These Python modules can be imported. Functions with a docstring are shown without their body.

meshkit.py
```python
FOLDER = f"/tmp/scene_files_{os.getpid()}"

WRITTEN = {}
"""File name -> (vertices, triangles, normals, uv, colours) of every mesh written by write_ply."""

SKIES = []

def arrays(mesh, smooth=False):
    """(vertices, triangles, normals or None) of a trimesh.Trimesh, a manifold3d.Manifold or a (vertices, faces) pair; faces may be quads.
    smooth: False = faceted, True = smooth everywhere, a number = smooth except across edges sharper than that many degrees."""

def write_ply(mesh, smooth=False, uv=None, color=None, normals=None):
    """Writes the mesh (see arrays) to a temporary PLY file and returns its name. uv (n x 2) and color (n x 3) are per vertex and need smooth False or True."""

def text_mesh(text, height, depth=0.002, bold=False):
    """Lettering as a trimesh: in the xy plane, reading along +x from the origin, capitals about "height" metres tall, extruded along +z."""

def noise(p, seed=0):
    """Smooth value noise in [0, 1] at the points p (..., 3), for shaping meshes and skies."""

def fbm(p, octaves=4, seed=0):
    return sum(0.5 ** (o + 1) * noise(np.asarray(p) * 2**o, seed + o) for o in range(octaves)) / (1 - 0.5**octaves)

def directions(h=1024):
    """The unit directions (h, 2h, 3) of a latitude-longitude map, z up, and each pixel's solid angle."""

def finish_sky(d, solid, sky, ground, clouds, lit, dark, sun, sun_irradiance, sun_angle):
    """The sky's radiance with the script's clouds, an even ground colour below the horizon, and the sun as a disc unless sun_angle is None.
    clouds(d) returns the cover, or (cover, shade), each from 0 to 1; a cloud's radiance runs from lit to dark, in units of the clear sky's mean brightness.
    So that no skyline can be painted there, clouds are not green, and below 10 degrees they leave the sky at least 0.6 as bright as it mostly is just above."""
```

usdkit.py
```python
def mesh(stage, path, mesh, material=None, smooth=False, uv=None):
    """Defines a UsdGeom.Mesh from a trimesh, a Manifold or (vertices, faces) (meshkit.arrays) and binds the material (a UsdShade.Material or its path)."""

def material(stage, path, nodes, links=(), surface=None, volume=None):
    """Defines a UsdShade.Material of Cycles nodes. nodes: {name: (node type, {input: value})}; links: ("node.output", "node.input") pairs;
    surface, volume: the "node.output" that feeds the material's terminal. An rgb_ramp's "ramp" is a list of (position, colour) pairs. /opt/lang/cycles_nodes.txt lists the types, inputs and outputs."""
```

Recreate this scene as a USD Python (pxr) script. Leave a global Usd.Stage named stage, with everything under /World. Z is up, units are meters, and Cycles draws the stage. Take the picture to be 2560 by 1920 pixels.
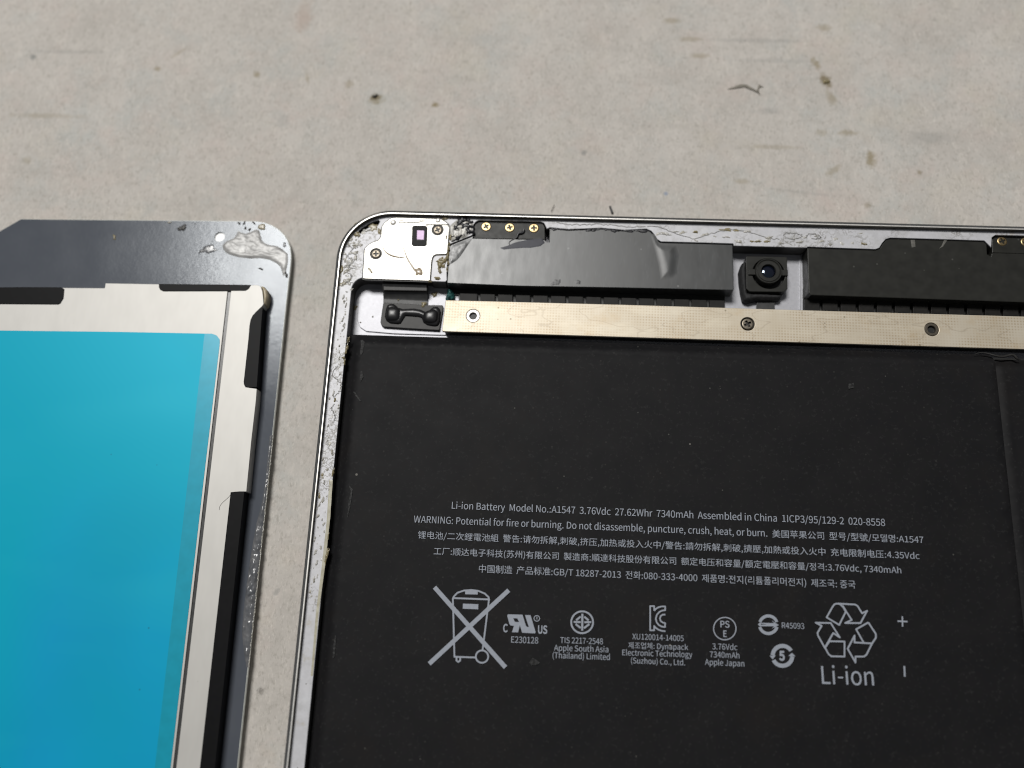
import math, random, glob
import numpy as np, trimesh, manifold3d, shapely, usdkit, meshkit
from shapely.geometry import Polygon, LineString, Point, MultiPolygon, box
from shapely.ops import unary_union
from shapely import affinity
from scipy.spatial import Delaunay
from scipy.spatial.transform import Rotation
from pxr import Usd, UsdGeom, UsdLux, UsdShade, Gf, Sdf
from PIL import Image, ImageDraw, ImageFont

rng = np.random.default_rng(7)
stage = Usd.Stage.CreateInMemory()
UsdGeom.SetStageUpAxis(stage, 'Z'); UsdGeom.SetStageMetersPerUnit(stage, 1.0)
UsdGeom.Xform.Define(stage, '/World'); UsdGeom.Scope.Define(stage, '/World/Looks')
T = Sdf.ValueTypeNames

# ------------------------------------------------------------------ camera (all lengths in mm until they are written out)
RIM = 6.1
FPX = 2117.6
ROT = Rotation.from_rotvec([-.261, -.037, -.039]).as_matrix()
EYE = np.array([42.45, -76.131, 153.582 + RIM])
cam = UsdGeom.Camera.Define(stage, '/World/camera')
Mx = np.eye(4); Mx[:3, :3] = ROT; Mx[3, :3] = EYE * .001
cam.AddTransformOp().Set(Gf.Matrix4d(*[float(v) for v in Mx.ravel()]))
cam.CreateHorizontalApertureAttr(36.0); cam.CreateVerticalApertureAttr(27.0)
cam.CreateFocalLengthAttr(36.0 * FPX / 2560); cam.CreateClippingRangeAttr(Gf.Vec2f(0.005, 20))
cam.CreateFStopAttr(8.0); cam.CreateFocusDistanceAttr(0.158)
cam.CreateExposureAttr(0.0)

# ------------------------------------------------------------------ lamps
def rect_lamp(name, d, dist, w, h, power, color):
    L = UsdLux.RectLight.Define(stage, '/World/' + name)
    d = np.array(d, float); d /= np.linalg.norm(d)
    c = np.array([.025, -.03, 0]) + d * dist
    x = np.cross([0, 1, 0], d); x /= np.linalg.norm(x); y = np.cross(d, x)
    m = np.eye(4); m[0, :3], m[1, :3], m[2, :3], m[3, :3] = x, y, d, c
    L.AddTransformOp().Set(Gf.Matrix4d(*[float(v) for v in m.ravel()]))
    L.CreateWidthAttr(w); L.CreateHeightAttr(h); L.CreateIntensityAttr(power); L.CreateColorAttr(Gf.Vec3f(*color))
    return L
rect_lamp('ceiling_lamp', (-.26, .45, 1), 1.9, .66, .43, 36.5, (1, .985, .955))
dome = UsdLux.DomeLight.Define(stage, '/World/room_light')
dm = usdkit.material(stage, '/World/Looks/room_light', {'b': ('background_shader', {'color': (.94, .97, 1.0), 'strength': .105})}, [], surface='b.background')
UsdShade.MaterialBindingAPI.Apply(dome.GetPrim()).Bind(dm)

# ------------------------------------------------------------------ helpers
def U(x, y, z):
    """the point of the plane at height z (mm) that the photograph shows at pixel x, y of 2560 x 1920"""
    d = ROT.T @ np.array([x - 1280, -(y - 960), -FPX]); s = (z - EYE[2]) / d[2]
    return (EYE + s * d)[:2]
def UP(pts, z): return np.array([U(x, y, z) for x, y in pts])
def zr(x0, y0, s, pts): return [(x0 + a / s, y0 + b / s) for a, b in pts]
def PG(pts, z, r=0.0):
    p = Polygon(UP(pts, z)).buffer(0)
    return rnd(p, r) if r else p
def rnd(p, r, res=6):
    p = p.buffer(-r, join_style=2).buffer(r, quad_segs=res)
    return p.buffer(r, join_style=2).buffer(-r, quad_segs=res)
def rrect(x0, y0, x1, y1, r, res=10):
    return box(x0 + r, y0 + r, x1 - r, y1 - r).buffer(r, quad_segs=res)
used = {}
def numbered(parent, name):
    k = (parent, name); used[k] = used.get(k, -1) + 1
    return f'{parent}/{name}' + (f'_{used[k]:03d}' if used[k] else '')
ORIGIN = {}
def cd(prim, **kw):
    for k, v in kw.items():
        if v: prim.SetCustomDataByKey(k, v)
def thing(name, label, category, at, group=None):
    p = numbered('/World', name); x = UsdGeom.Xform.Define(stage, p)
    x.AddTranslateOp().Set(Gf.Vec3d(*[float(v) * .001 for v in at])); ORIGIN[p] = np.array(at, float)
    cd(x.GetPrim(), label=label, category=category, group=group)
    return p
def obj(name, parent, mesh, m, smooth=30, **data):
    """one Mesh prim; mesh in mm of the world"""
    if isinstance(mesh, list):
        mesh = cat(mesh)
    path = numbered(parent, name)
    root = '/'.join(parent.split('/')[:3])
    v, f, n = meshkit.arrays(mesh, smooth)
    v = (v - ORIGIN.get(root, np.zeros(3))) * .001
    pm = usdkit.mesh(stage, path, (v, f), m)
    if n is not None:
        pm.CreateNormalsAttr([Gf.Vec3f(*map(float, a)) for a in n]); pm.SetNormalsInterpolation('vertex')
    cd(pm.GetPrim(), **data)
    return path
def cat(ms):
    vs, fs, n = [], [], 0
    for m in ms:
        v, f, _ = meshkit.arrays(m); vs.append(v); fs.append(f + n); n += len(v)
    return trimesh.Trimesh(np.vstack(vs), np.vstack(fs), process=False)
def polys(p):
    return [g for g in getattr(p, 'geoms', [p]) if g.geom_type == 'Polygon' and g.area > 1e-6]
def tri2(p):
    v, f = trimesh.creation.triangulate_polygon(p, engine='earcut')
    v, f = np.asarray(v), np.asarray(f)
    a = v[f]; s = (a[:, 1, 0] - a[:, 0, 0]) * (a[:, 2, 1] - a[:, 0, 1]) - (a[:, 2, 0] - a[:, 0, 0]) * (a[:, 1, 1] - a[:, 0, 1])
    f[s < 0] = f[s < 0][:, ::-1]
    return v, f
def flat(p, z):
    out = []
    for g in polys(p):
        v, f = tri2(g); out.append((np.c_[v, np.full(len(v), z)], f))
    return cat(out)
def ring_inset(r, d):
    a = np.roll(r, 1, 0); b = np.roll(r, -1, 0)
    t1 = r - a; t2 = b - r
    t1 /= np.linalg.norm(t1, axis=1, keepdims=True) + 1e-12; t2 /= np.linalg.norm(t2, axis=1, keepdims=True) + 1e-12
    n1 = np.c_[-t1[:, 1], t1[:, 0]]; n2 = np.c_[-t2[:, 1], t2[:, 0]]
    m = n1 + n2; m /= np.linalg.norm(m, axis=1, keepdims=True) + 1e-12
    k = 1 / np.maximum((m * n1).sum(1, keepdims=True), .6)
    return r + m * d * k
def slab(p, z0, z1, c=0.0, steps=None):
    """polygon raised from z0 to z1 with its top edge chamfered by c (or by steps of (inset, height))"""
    out = []
    prof = steps or ([(0, z0), (0, z1)] if c <= 0 else [(0, z0), (0, z1 - c), (c * .3, z1 - c * .3), (c, z1)])
    for g in polys(p):
        g = shapely.geometry.polygon.orient(g.simplify(.004), 1)
        rings = [np.array(g.exterior.coords)[:-1]] + [np.array(h.coords)[:-1] for h in g.interiors]
        tops = []
        for r in rings:
            n = len(r); lv = [np.c_[ring_inset(r, d), np.full(n, z)] for d, z in prof]
            v = np.vstack(lv); i = np.arange(n); j = (i + 1) % n; f = []
            for k in range(len(prof) - 1):
                a, b = k * n, (k + 1) * n
                f += [np.c_[a + i, a + j, b + j], np.c_[a + i, b + j, b + i]]
            out.append((v, np.vstack(f))); tops.append(lv[-1][:, :2])
        for zz, rr, flip in ((prof[-1][1], tops, False), (prof[0][1], [ring_inset(r, prof[0][0]) for r in rings], True)):
            q = Polygon(rr[0], rr[1:])
            v, f = trimesh.creation.triangulate_polygon(q, engine='earcut') if q.is_valid else tri2(q.buffer(0))
            v, f = np.asarray(v), np.asarray(f); a = v[f]
            s = (a[:, 1, 0] - a[:, 0, 0]) * (a[:, 2, 1] - a[:, 0, 1]) - (a[:, 2, 0] - a[:, 0, 0]) * (a[:, 1, 1] - a[:, 0, 1])
            f = np.where((s < 0)[:, None], f[:, ::-1], f)
            out.append((np.c_[v, np.full(len(v), zz)], f[:, ::-1] if flip else f))
    return cat(out)
def inflate(p, res, height, skirt=None):
    """a skin over a polygon whose height is height(points, distance to the edge); skirt: the edge goes down to that height"""
    out = []
    for g in polys(p):
        g = g.segmentize(res); x0, y0, x1, y1 = g.bounds
        bd = np.vstack([np.array(r.coords)[:-1] for r in [g.exterior, *g.interiors]])
        gx, gy = np.meshgrid(np.arange(x0, x1, res), np.arange(y0, y1, res)); q = np.c_[gx.ravel(), gy.ravel()]
        q = q + np.random.default_rng(1).uniform(-.2, .2, q.shape) * res
        inn = shapely.contains_xy(g.buffer(-res * .45), q[:, 0], q[:, 1]) if not g.buffer(-res * .45).is_empty else np.zeros(len(q), bool)
        q = np.vstack([bd, q[inn]])
        t = Delaunay(q).simplices; c = q[t].mean(1)
        t = t[shapely.contains_xy(g, c[:, 0], c[:, 1])]
        a = q[t]; s = (a[:, 1, 0] - a[:, 0, 0]) * (a[:, 2, 1] - a[:, 0, 1]) - (a[:, 2, 0] - a[:, 0, 0]) * (a[:, 1, 1] - a[:, 0, 1])
        t = t[np.abs(s) > 1e-9]; s = s[np.abs(s) > 1e-9]; t[s < 0] = t[s < 0][:, ::-1]
        d = shapely.distance(shapely.points(q), g.boundary); d[:len(bd)] = 0
        z = height(q, d)
        out.append((np.c_[q, z], t))
        if skirt is not None:
            k = 0
            for r in [g.exterior, *g.interiors]:
                n = len(r.coords) - 1; i = np.arange(n) + k; j = k + (np.arange(n) + 1) % n
                top = np.c_[q, z]; v = np.vstack([top[k:k + n], np.c_[q[k:k + n], np.full(n, skirt)]]); ii = np.arange(n); jj = (ii + 1) % n
                f = np.vstack([np.c_[ii, jj, n + jj], np.c_[ii, n + jj, n + ii]])[:, ::-1]
                out.append((v, f)); k += n
    return cat(out)
def dome_h(z0, h, r):
    return lambda q, d: z0 + h * np.sqrt(np.clip(1 - (1 - np.minimum(d / r, 1)) ** 2, 0, 1))
def sweep(pts, rad, sides=8):
    p = np.asarray(pts, float); t = np.gradient(p, axis=0); t /= np.linalg.norm(t, axis=1, keepdims=True) + 1e-12
    a = np.cross(t, [0, 0, 1.0]); a /= np.linalg.norm(a, axis=1, keepdims=True) + 1e-12; b = np.cross(t, a)
    ang = np.arange(sides) * 2 * np.pi / sides; rad = np.broadcast_to(rad, (len(p),))
    v = p[:, None] + rad[:, None, None] * (np.cos(ang)[None, :, None] * a[:, None] + np.sin(ang)[None, :, None] * b[:, None])
    i, j = np.meshgrid(np.arange(len(p) - 1), np.arange(sides), indexing='ij')
    q = np.stack([i * sides + j, i * sides + (j + 1) % sides, (i + 1) * sides + (j + 1) % sides, (i + 1) * sides + j], -1).reshape(-1, 4)
    return v.reshape(-1, 3), np.vstack([q[:, [0, 2, 1]], q[:, [0, 3, 2]]])
def spline(pts, n=24):
    from scipy.interpolate import CubicSpline
    p = np.asarray(pts, float); u = np.r_[0, np.cumsum(np.linalg.norm(np.diff(p, axis=0), axis=1))]
    return CubicSpline(u, p)(np.linspace(0, u[-1], n))
def lathe(c, prof, n=32):
    """prof: (radius, z) from the outside/bottom in; closed at the axis when the last radius is 0"""
    a = np.arange(n) * 2 * np.pi / n; v = np.vstack([np.c_[c[0] + r * np.cos(a), c[1] + r * np.sin(a), np.full(n, z)] for r, z in prof])
    i = np.arange(n); j = (i + 1) % n; f = []
    for k in range(len(prof) - 1):
        A, B = k * n, (k + 1) * n; f += [np.c_[A + i, A + j, B + j], np.c_[A + i, B + j, B + i]]
    return v, np.vstack(f)
def blob_poly(c, r, seed, k=14, rough=.35, sx=1, sy=1, rot=0):
    g = np.random.default_rng(seed); a = np.arange(k) * 2 * np.pi / k
    rr = r * (1 + rough * g.uniform(-1, 1, k)); p = Polygon(np.c_[rr * np.cos(a) * sx, rr * np.sin(a) * sy]).buffer(0)
    p = p.buffer(r * .12, quad_segs=3).buffer(-r * .08, quad_segs=3)
    return affinity.translate(affinity.rotate(p, rot, origin=(0, 0)), *c)

# ------------------------------------------------------------------ materials
def N(nodes, links, name, kind, inputs, *ins):
    nodes[name] = (kind, inputs); links += [(a, f'{name}.{b}') for a, b in ins]
def mat(name, base, rough=.5, metal=0.0, var=0.0, scale=600, base2=None, fac=None, bump=0.0, bscale=3000, bdetail=4, rvar=0.0, coat=0.0, coat_rough=.1, spec=.5, stretch=None, extra=None, ramp=(.35, .65), aniso=0, **pr):
    """principled surface whose colour wanders between two tones and whose relief is noise; scales per metre"""
    n, l = {}, []
    N(n, l, 'g', 'geometry', {})
    src = 'g.position'
    if stretch:
        N(n, l, 'mp', 'mapping', {'scale': stretch[:3], 'rotation': stretch[3:] if len(stretch) > 3 else (0, 0, 0)}, ('g.position', 'vector')); src = 'mp.vector'
    N(n, l, 'p', 'principled_bsdf', {'base_color': base, 'roughness': rough, 'metallic': metal, 'specular_ior_level': spec, 'coat_weight': coat, 'coat_roughness': coat_rough, **pr})
    colour = None
    if base2 is not None or var:
        b2 = base2 if base2 is not None else tuple(c * (1 - var) for c in base)
        N(n, l, 'nz', 'noise_texture', {'scale': scale, 'detail': 6.0, 'roughness': .6}, (src, 'vector'))
        N(n, l, 'rp', 'rgb_ramp', {'ramp': [(ramp[0], base), (ramp[1], b2)]}, ('nz.fac', 'fac'))
        colour = 'rp.color'
    if extra: colour = extra(n, l, colour)
    if colour: l.append((colour, 'p.base_color'))
    if rvar:
        N(n, l, 'rn', 'noise_texture', {'scale': scale * 1.7, 'detail': 5.0}, (src, 'vector'))
        N(n, l, 'rm', 'map_range', {'from_min': .3, 'from_max': .7, 'to_min': max(rough - rvar, .02), 'to_max': rough + rvar, 'clamp': True}, ('rn.fac', 'value'))
        l.append(('rm.result', 'p.roughness'))
    if bump:
        N(n, l, 'bn', 'noise_texture', {'scale': bscale, 'detail': float(bdetail), 'roughness': .6}, (src, 'vector'))
        N(n, l, 'bp', 'bump', {'strength': 1.0, 'distance': bump}, ('bn.fac', 'height')); l.append(('bp.normal', 'p.normal'))
    return usdkit.material(stage, '/World/Looks/' + name, n, l, surface='p.BSDF')
def specks(dark, thr, scale, seed=0.0):
    """small specks of another tone scattered over the colour"""
    def go(n, l, colour):
        k = f's{len(n)}'
        N(n, l, k + 'm', 'mapping', {'location': (seed, seed * .7, seed * .3)}, ('g.position', 'vector'))
        N(n, l, k + 'v', 'voronoi_texture', {'scale': scale, 'randomness': 1.0}, (k + 'm.vector', 'vector'))
        N(n, l, k + 's', 'separate_color', {'color_type': 'rgb'}, (k + 'v.color', 'color'))
        N(n, l, k + 'a', 'math', {'math_type': 'greater_than', 'value2': thr[0]}, (k + 's.r', 'value1'))
        N(n, l, k + 'b', 'map_range', {'from_min': thr[1], 'from_max': thr[1] * .6, 'to_min': 0.0, 'to_max': thr[2], 'clamp': True}, (k + 'v.distance', 'value'))
        N(n, l, k + 'c', 'math', {'math_type': 'multiply'}, (k + 'a.value', 'value1'), (k + 'b.result', 'value2'))
        N(n, l, k + 'x', 'mix', {'color2': dark}, (k + 'c.value', 'fac'))
        if colour: l.append((colour, k + 'x.color1'))
        else: n[k + 'x'][1]['color1'] = n['p'][1]['base_color']
        return k + 'x.color'
    return go
def patches(tone, scale, lo, hi, amount=1.0, seed=0.0, stretch=(1, 1, 1), detail=8.0, kind=None, mask=None):
    def go(n, l, colour):
        k = f'q{len(n)}'
        N(n, l, k + 'm', 'mapping', {'location': (seed, seed * .7, seed * .3), 'scale': stretch}, ('g.position', 'vector'))
        N(n, l, k + 'n', 'noise_texture', {'scale': scale, 'detail': detail, 'roughness': .65}, (k + 'm.vector', 'vector'))
        if kind == 'line':      # thin wandering lines where the noise crosses its middle
            N(n, l, k + 'd', 'math', {'math_type': 'subtract', 'value2': .5}, (k + 'n.fac', 'value1'))
            N(n, l, k + 'e', 'math', {'math_type': 'absolute'}, (k + 'd.value', 'value1')); s = k + 'e.value'
        else: s = k + 'n.fac'
        N(n, l, k + 'r', 'map_range', {'from_min': lo, 'from_max': hi, 'to_min': 0.0, 'to_max': amount, 'clamp': True}, (s, 'value'))
        fac = k + 'r.result'
        if mask:
            N(n, l, k + 'w', 'noise_texture', {'scale': float(mask[0]), 'detail': 3.0}, (k + 'm.vector', 'vector'))
            N(n, l, k + 'y', 'map_range', {'from_min': mask[1], 'from_max': mask[2], 'to_min': 0.0, 'to_max': 1.0, 'clamp': True}, (k + 'w.fac', 'value'))
            N(n, l, k + 'z', 'math', {'math_type': 'multiply'}, (fac, 'value1'), (k + 'y.result', 'value2')); fac = k + 'z.value'
        N(n, l, k + 'x', 'mix', {'color2': tone}, (fac, 'fac'))
        if colour: l.append((colour, k + 'x.color1'))
        else: n[k + 'x'][1]['color1'] = n['p'][1]['base_color']
        return k + 'x.color'
    return go
def chain(*fs):
    def go(n, l, c):
        for f in fs: c = f(n, l, c)
        return c
    return go
def spot(at, r, tone, amount, aspect=1.0, ang=0.0, rough=.9):
    """a stain of its own outline at one place"""
    def go(n, l, colour):
        k = f't{len(n)}'
        N(n, l, k + 'm', 'mapping', {'mapping_type': 'texture', 'location': (at[0] * .001, at[1] * .001, 0), 'rotation': (0, 0, ang), 'scale': (r * .001, r * aspect * .001, 1)}, ('g.position', 'vector'))
        N(n, l, k + 'd', 'vector_math', {'math_type': 'length'}, (k + 'm.vector', 'vector1'))
        N(n, l, k + 'n', 'noise_texture', {'scale': 2200.0 / max(r, .5), 'detail': 5.0, 'roughness': .7}, ('g.position', 'vector'))
        N(n, l, k + 'o', 'math', {'math_type': 'multiply_add', 'value2': rough * 2, 'value3': -rough}, (k + 'n.fac', 'value1'))
        N(n, l, k + 's', 'math', {'math_type': 'add'}, (k + 'd.value', 'value1'), (k + 'o.value', 'value2'))
        N(n, l, k + 'r', 'map_range', {'from_min': 1.0, 'from_max': .35, 'to_min': 0.0, 'to_max': amount, 'clamp': True}, (k + 's.value', 'value'))
        N(n, l, k + 'x', 'mix', {'color2': tone}, (k + 'r.result', 'fac'), (colour, 'color1'))
        return k + 'x.color'
    return go

def sp_(px, py, r, tone, amount, aspect=1.0, ang=0.0, rough=.9): return spot(U(px, py, 0), r, tone, amount, aspect, ang, rough)
BR = (.16, .12, .05); DK = (.05, .045, .035); GY = (.25, .25, .24); OL = (.24, .19, .10)
paper = mat('worn_paper', (.535, .503, .466), .85, base2=(.47, .44, .405), scale=70, ramp=(.36, .66), bump=4.5e-5, bscale=700, bdetail=8, spec=.25, extra=chain(
    patches((.53, .455, .415), 110, .5, .72, .65, 3.1), patches((.445, .455, .435), 95, .5, .7, .7, 7.7), patches((.52, .475, .39), 60, .55, .75, .5, 1.3),
    patches((.40, .375, .34), 480, .50, .72, .5, 2.2), patches((.62, .58, .53), 620, .52, .74, .55, 9.1, (1, .6, 1)), patches((.30, .28, .245), 1600, .52, .70, .6, 4.2, (1.2, .7, 1)), patches((.66, .62, .57), 1900, .54, .72, .6, 6.2, (1.4, .5, 1)),
    patches((.33, .31, .28), 60, .58, .76, .3, 5.5, (.35, 4.0, 1)),
    specks((.25, .22, .18), (.95, .10, .5), 330, .3), specks((.2, .17, .14), (.985, .07, .7), 210, .9),
    sp_(938, 242, 1.3, DK, .95, .75, .2), sp_(941, 246, 2.3, OL, .55, .7), sp_(1088, 261, 1.0, OL, .8, .8), sp_(81, 141, 1.0, GY, .85), sp_(393, 171, 1.1, OL, .55, .7),
    sp_(641, 185, 1.0, OL, .55), sp_(768, 195, 1.9, OL, .35, .3, 1.9), sp_(447, 130, 2.3, OL, .3, .25, .7), sp_(872, 209, 1.2, OL, .4), sp_(705, 300, 2.0, GY, .25, 1.), sp_(66, 400, 1.2, OL, .3),
    sp_(2065, 200, 2.3, BR, .75, .65, -1.1), sp_(2040, 158, 2.0, OL, .6, .45, -1.1), sp_(2080, 245, 2.6, OL, .45, .45, -1.2), sp_(2178, 395, 2.6, OL, .7, .5, 1.6), sp_(2085, 425, 2.4, OL, .4, .4, .6), sp_(2120, 330, 2.6, OL, .45, .35),
    sp_(2055, 330, 2., OL, .3, .5), sp_(1680, 50, 2.6, OL, .4, .4), sp_(2060, 68, 2.2, OL, .4, .5), sp_(1720, 96, 3.5, OL, .35, .25), sp_(1750, 138, 2.8, OL, .38, .3), sp_(1900, 100, 12, GY, .28, .06), sp_(1930, 150, 10, GY, .25, .07),
    sp_(1925, 276, 4.0, GY, .32, .25), sp_(2320, 343, 6, GY, .3, .35), sp_(1930, 366, 7, OL, .25, .1), sp_(1460, 381, .8, GY, .7), sp_(2170, 512, .9, BR, .4), sp_(2300, 430, .7, BR, .5), sp_(1854, 452, 2.0, OL, .35, .4), sp_(1665, 483, .6, (.15, .22, .35), .6),
    sp_(110, 288, 9, OL, .28, .1), sp_(170, 128, 12, GY, .25, .05), sp_(800, 1540, 2, GY, .3), sp_(650, 1728, .8, DK, .5), sp_(690, 1480, 1.2, GY, .5, .5, .8), sp_(2010, 480, 9, GY, .2, .05, -.1), sp_(760, 40, 5, (.42, .33, .28), .5, .5, 1.5)))
alu_dirty = mat('silver_ledge', (.56, .56, .585), .5, .15, var=.1, scale=900, bump=1.2e-5, bscale=2600, bdetail=6, extra=chain(
    patches((.38, .375, .365), 330, .5, .7, .6, 8.8), patches((.62, .62, .63), 300, .55, .7, .6, 1.8), patches((.17, .16, .14), 780, .06, .0, .8, 4.4, kind='line', detail=2.0, mask=(85, .52, .60)), patches((.40, .36, .27), 240, .64, .74, .7, 6.3), specks((.14, .13, .11), (.93, .2, .8), 1300, .2)))
silver = mat('silver_floor', (.45, .45, .48), .45, .25, var=.1, scale=1500, bump=6e-6, bscale=9000, extra=specks((.2, .2, .2), (.86, .25, .6), 2600, .4))
grime_shade_m = mat('grimy_shaded_wall', (.10, .09, .075), .5, .2, base2=(.05, .045, .035), scale=900)  # grime plus the shadow of the recess, both put into this dark colour
wall_m = mat('cavity_wall', (.040, .039, .037), .5, .1, base2=(.07, .066, .06), scale=700)  # wall tone darkened: the shadow inside the cavity is put into the colour
chamfer = mat('polished_edge', (.72, .70, .67), .07, 1.0, var=.12, scale=900, rvar=.03, bump=1.2e-6, bscale=1500)
rim_m = mat('rim_metal', (.80, .78, .74), .4, .5, var=.15, scale=1200)
bracket_m = mat('plate_metal', (.66, .64, .59), .42, .5, var=.05, scale=700, bump=2e-6, bscale=3000, extra=chain(patches((.62, .48, .25), 900, .70, .76, .7, 3.3), specks((.3, .24, .12), (.95, .2, .8), 900, .5)))
def weave(n, l, colour):
    N(n, l, 'wv', 'mapping', {'rotation': (0, 0, .012), 'scale': (1, 1, 0)}, ('g.position', 'vector'))
    N(n, l, 'wx', 'wave_texture', {'scale': 2 * math.pi / 20 / .00056, 'bands_direction': 'x', 'wave_type': 'bands'}, ('wv.vector', 'vector'))
    N(n, l, 'wy', 'wave_texture', {'scale': 2 * math.pi / 20 / .00056, 'bands_direction': 'y', 'wave_type': 'bands'}, ('wv.vector', 'vector'))
    N(n, l, 'wm', 'math', {'math_type': 'multiply'}, ('wx.fac', 'value1'), ('wy.fac', 'value2'))
    N(n, l, 'wn', 'noise_texture', {'scale': 160.0, 'detail': 3.0}, ('g.position', 'vector'))
    N(n, l, 'wr', 'map_range', {'from_min': .40, 'from_max': .58, 'to_min': .18, 'to_max': .95, 'clamp': True}, ('wn.fac', 'value'))
    N(n, l, 'wk', 'math', {'math_type': 'multiply'}, ('wm.value', 'value1'), ('wr.result', 'value2'))
    N(n, l, 'wc', 'mix', {'color2': (.42, .33, .22)}, ('wk.value', 'fac'), (colour, 'color1'))
    return 'wc.color'
strip_m = mat('gold_foil', (.60, .54, .44), .47, .35, base2=(.54, .475, .37), scale=120, bump=3e-6, bscale=1500, stretch=(1, .6, 1), extra=chain(weave, patches((.50, .39, .25), 210, .54, .74, .6, 2.6), patches((.68, .62, .50), 150, .52, .7, .6, 7.3, (.6, 1.6, 1)), patches((.30, .24, .17), 130, .012, .0, .35, 9.2, kind='line', detail=2.0, stretch=(.6, 1.5, 1)), specks((.2, .16, .1), (.95, .18, .7), 800, .7)))
black_plastic = mat('black_plastic', (.018, .018, .016), .42, 0, spec=.22, base2=(.025, .025, .022), scale=400, bump=2.0e-6, bscale=6000, rvar=.05, extra=specks((.10, .10, .09), (.95, .2, .5), 900, .8))
scuffed = mat('scuffed_plastic', (.026, .027, .027), .36, 0, spec=.75, base2=(.033, .035, .036), scale=170, bump=1.5e-6, bscale=900, rvar=.03, stretch=(2.4, .8, 1), extra=chain(patches((.085, .09, .095), 500, .56, .78, .5, 4.1, (3, .6, 1)), specks((.01, .01, .01), (.96, .2, .9), 500, .8), specks((.2, .2, .2), (.97, .2, .5), 700, .1)))
dark = mat('cavity_black', (.012, .012, .011), .5, 0, var=.3)
rubber = mat('dark_flex', (.020, .019, .018), .45, 0, spec=.25, base2=(.032, .031, .030), scale=900, bump=3e-6, bscale=8000)
pad_m = mat('contact_pad', (.011, .0105, .010), .5, 0, spec=.15, base2=(.018, .017, .016), scale=900, bump=3e-6, bscale=6000)
cable_m = mat('flex_cable', (.05, .05, .05), .3, .2, base2=(.07, .07, .07), scale=900, bump=5e-6, bscale=5000)
epoxy = mat('black_epoxy', (.012, .012, .013), .32, 0, bump=8e-6, bscale=1400, bdetail=2)
foam = mat('black_foam', (.016, .016, .017), .75, 0, var=.4, scale=2500, bump=6e-5, bscale=3500)
lens_m = mat('lens_glass', (.004, .006, .012), .05, 0, coat=.6, thin_film_thickness=380.0, thin_film_ior=1.6)
pink_m = mat('sensor_window', (.80, .52, .86), .4, .0, var=.2, scale=1800)
brass = mat('brass_screw', (.48, .36, .19), .36, 1.0, var=.35, scale=2500)
steel = mat('grey_screw', (.20, .175, .14), .42, 1.0, var=.3, scale=2500)
recess = mat('screw_recess', (.02, .016, .012), .6)
pouch = mat('battery_pouch', (.0086, .0086, .0096), .58, 0, base2=(.0112, .0108, .0116), scale=160, bump=6e-6, bscale=5000, rvar=.02, spec=.11, extra=chain(
    specks((.10, .10, .09), (.94, .09, .6), 520, .15), specks((.22, .21, .19), (.982, .07, .8), 260, .55), specks((.04, .038, .035), (.88, .16, .5), 800, .35),
    patches((.030, .030, .030), 1500, .56, .72, .6, 2.7), patches((.035, .034, .033), 260, .70, .84, .35, 5.2, (1, .35, 1)), patches((.014, .0115, .010), 60, .55, .7, .4, 8.4)))
ink = mat('grey_print', (.30, .325, .375), .6, 0, var=.12, scale=2500)
scuff_m = mat('pale_scuff', (.050, .050, .050), .6, 0, scale=2600, base2=(.013, .013, .0135), ramp=(.36, .58), spec=.15)
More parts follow.
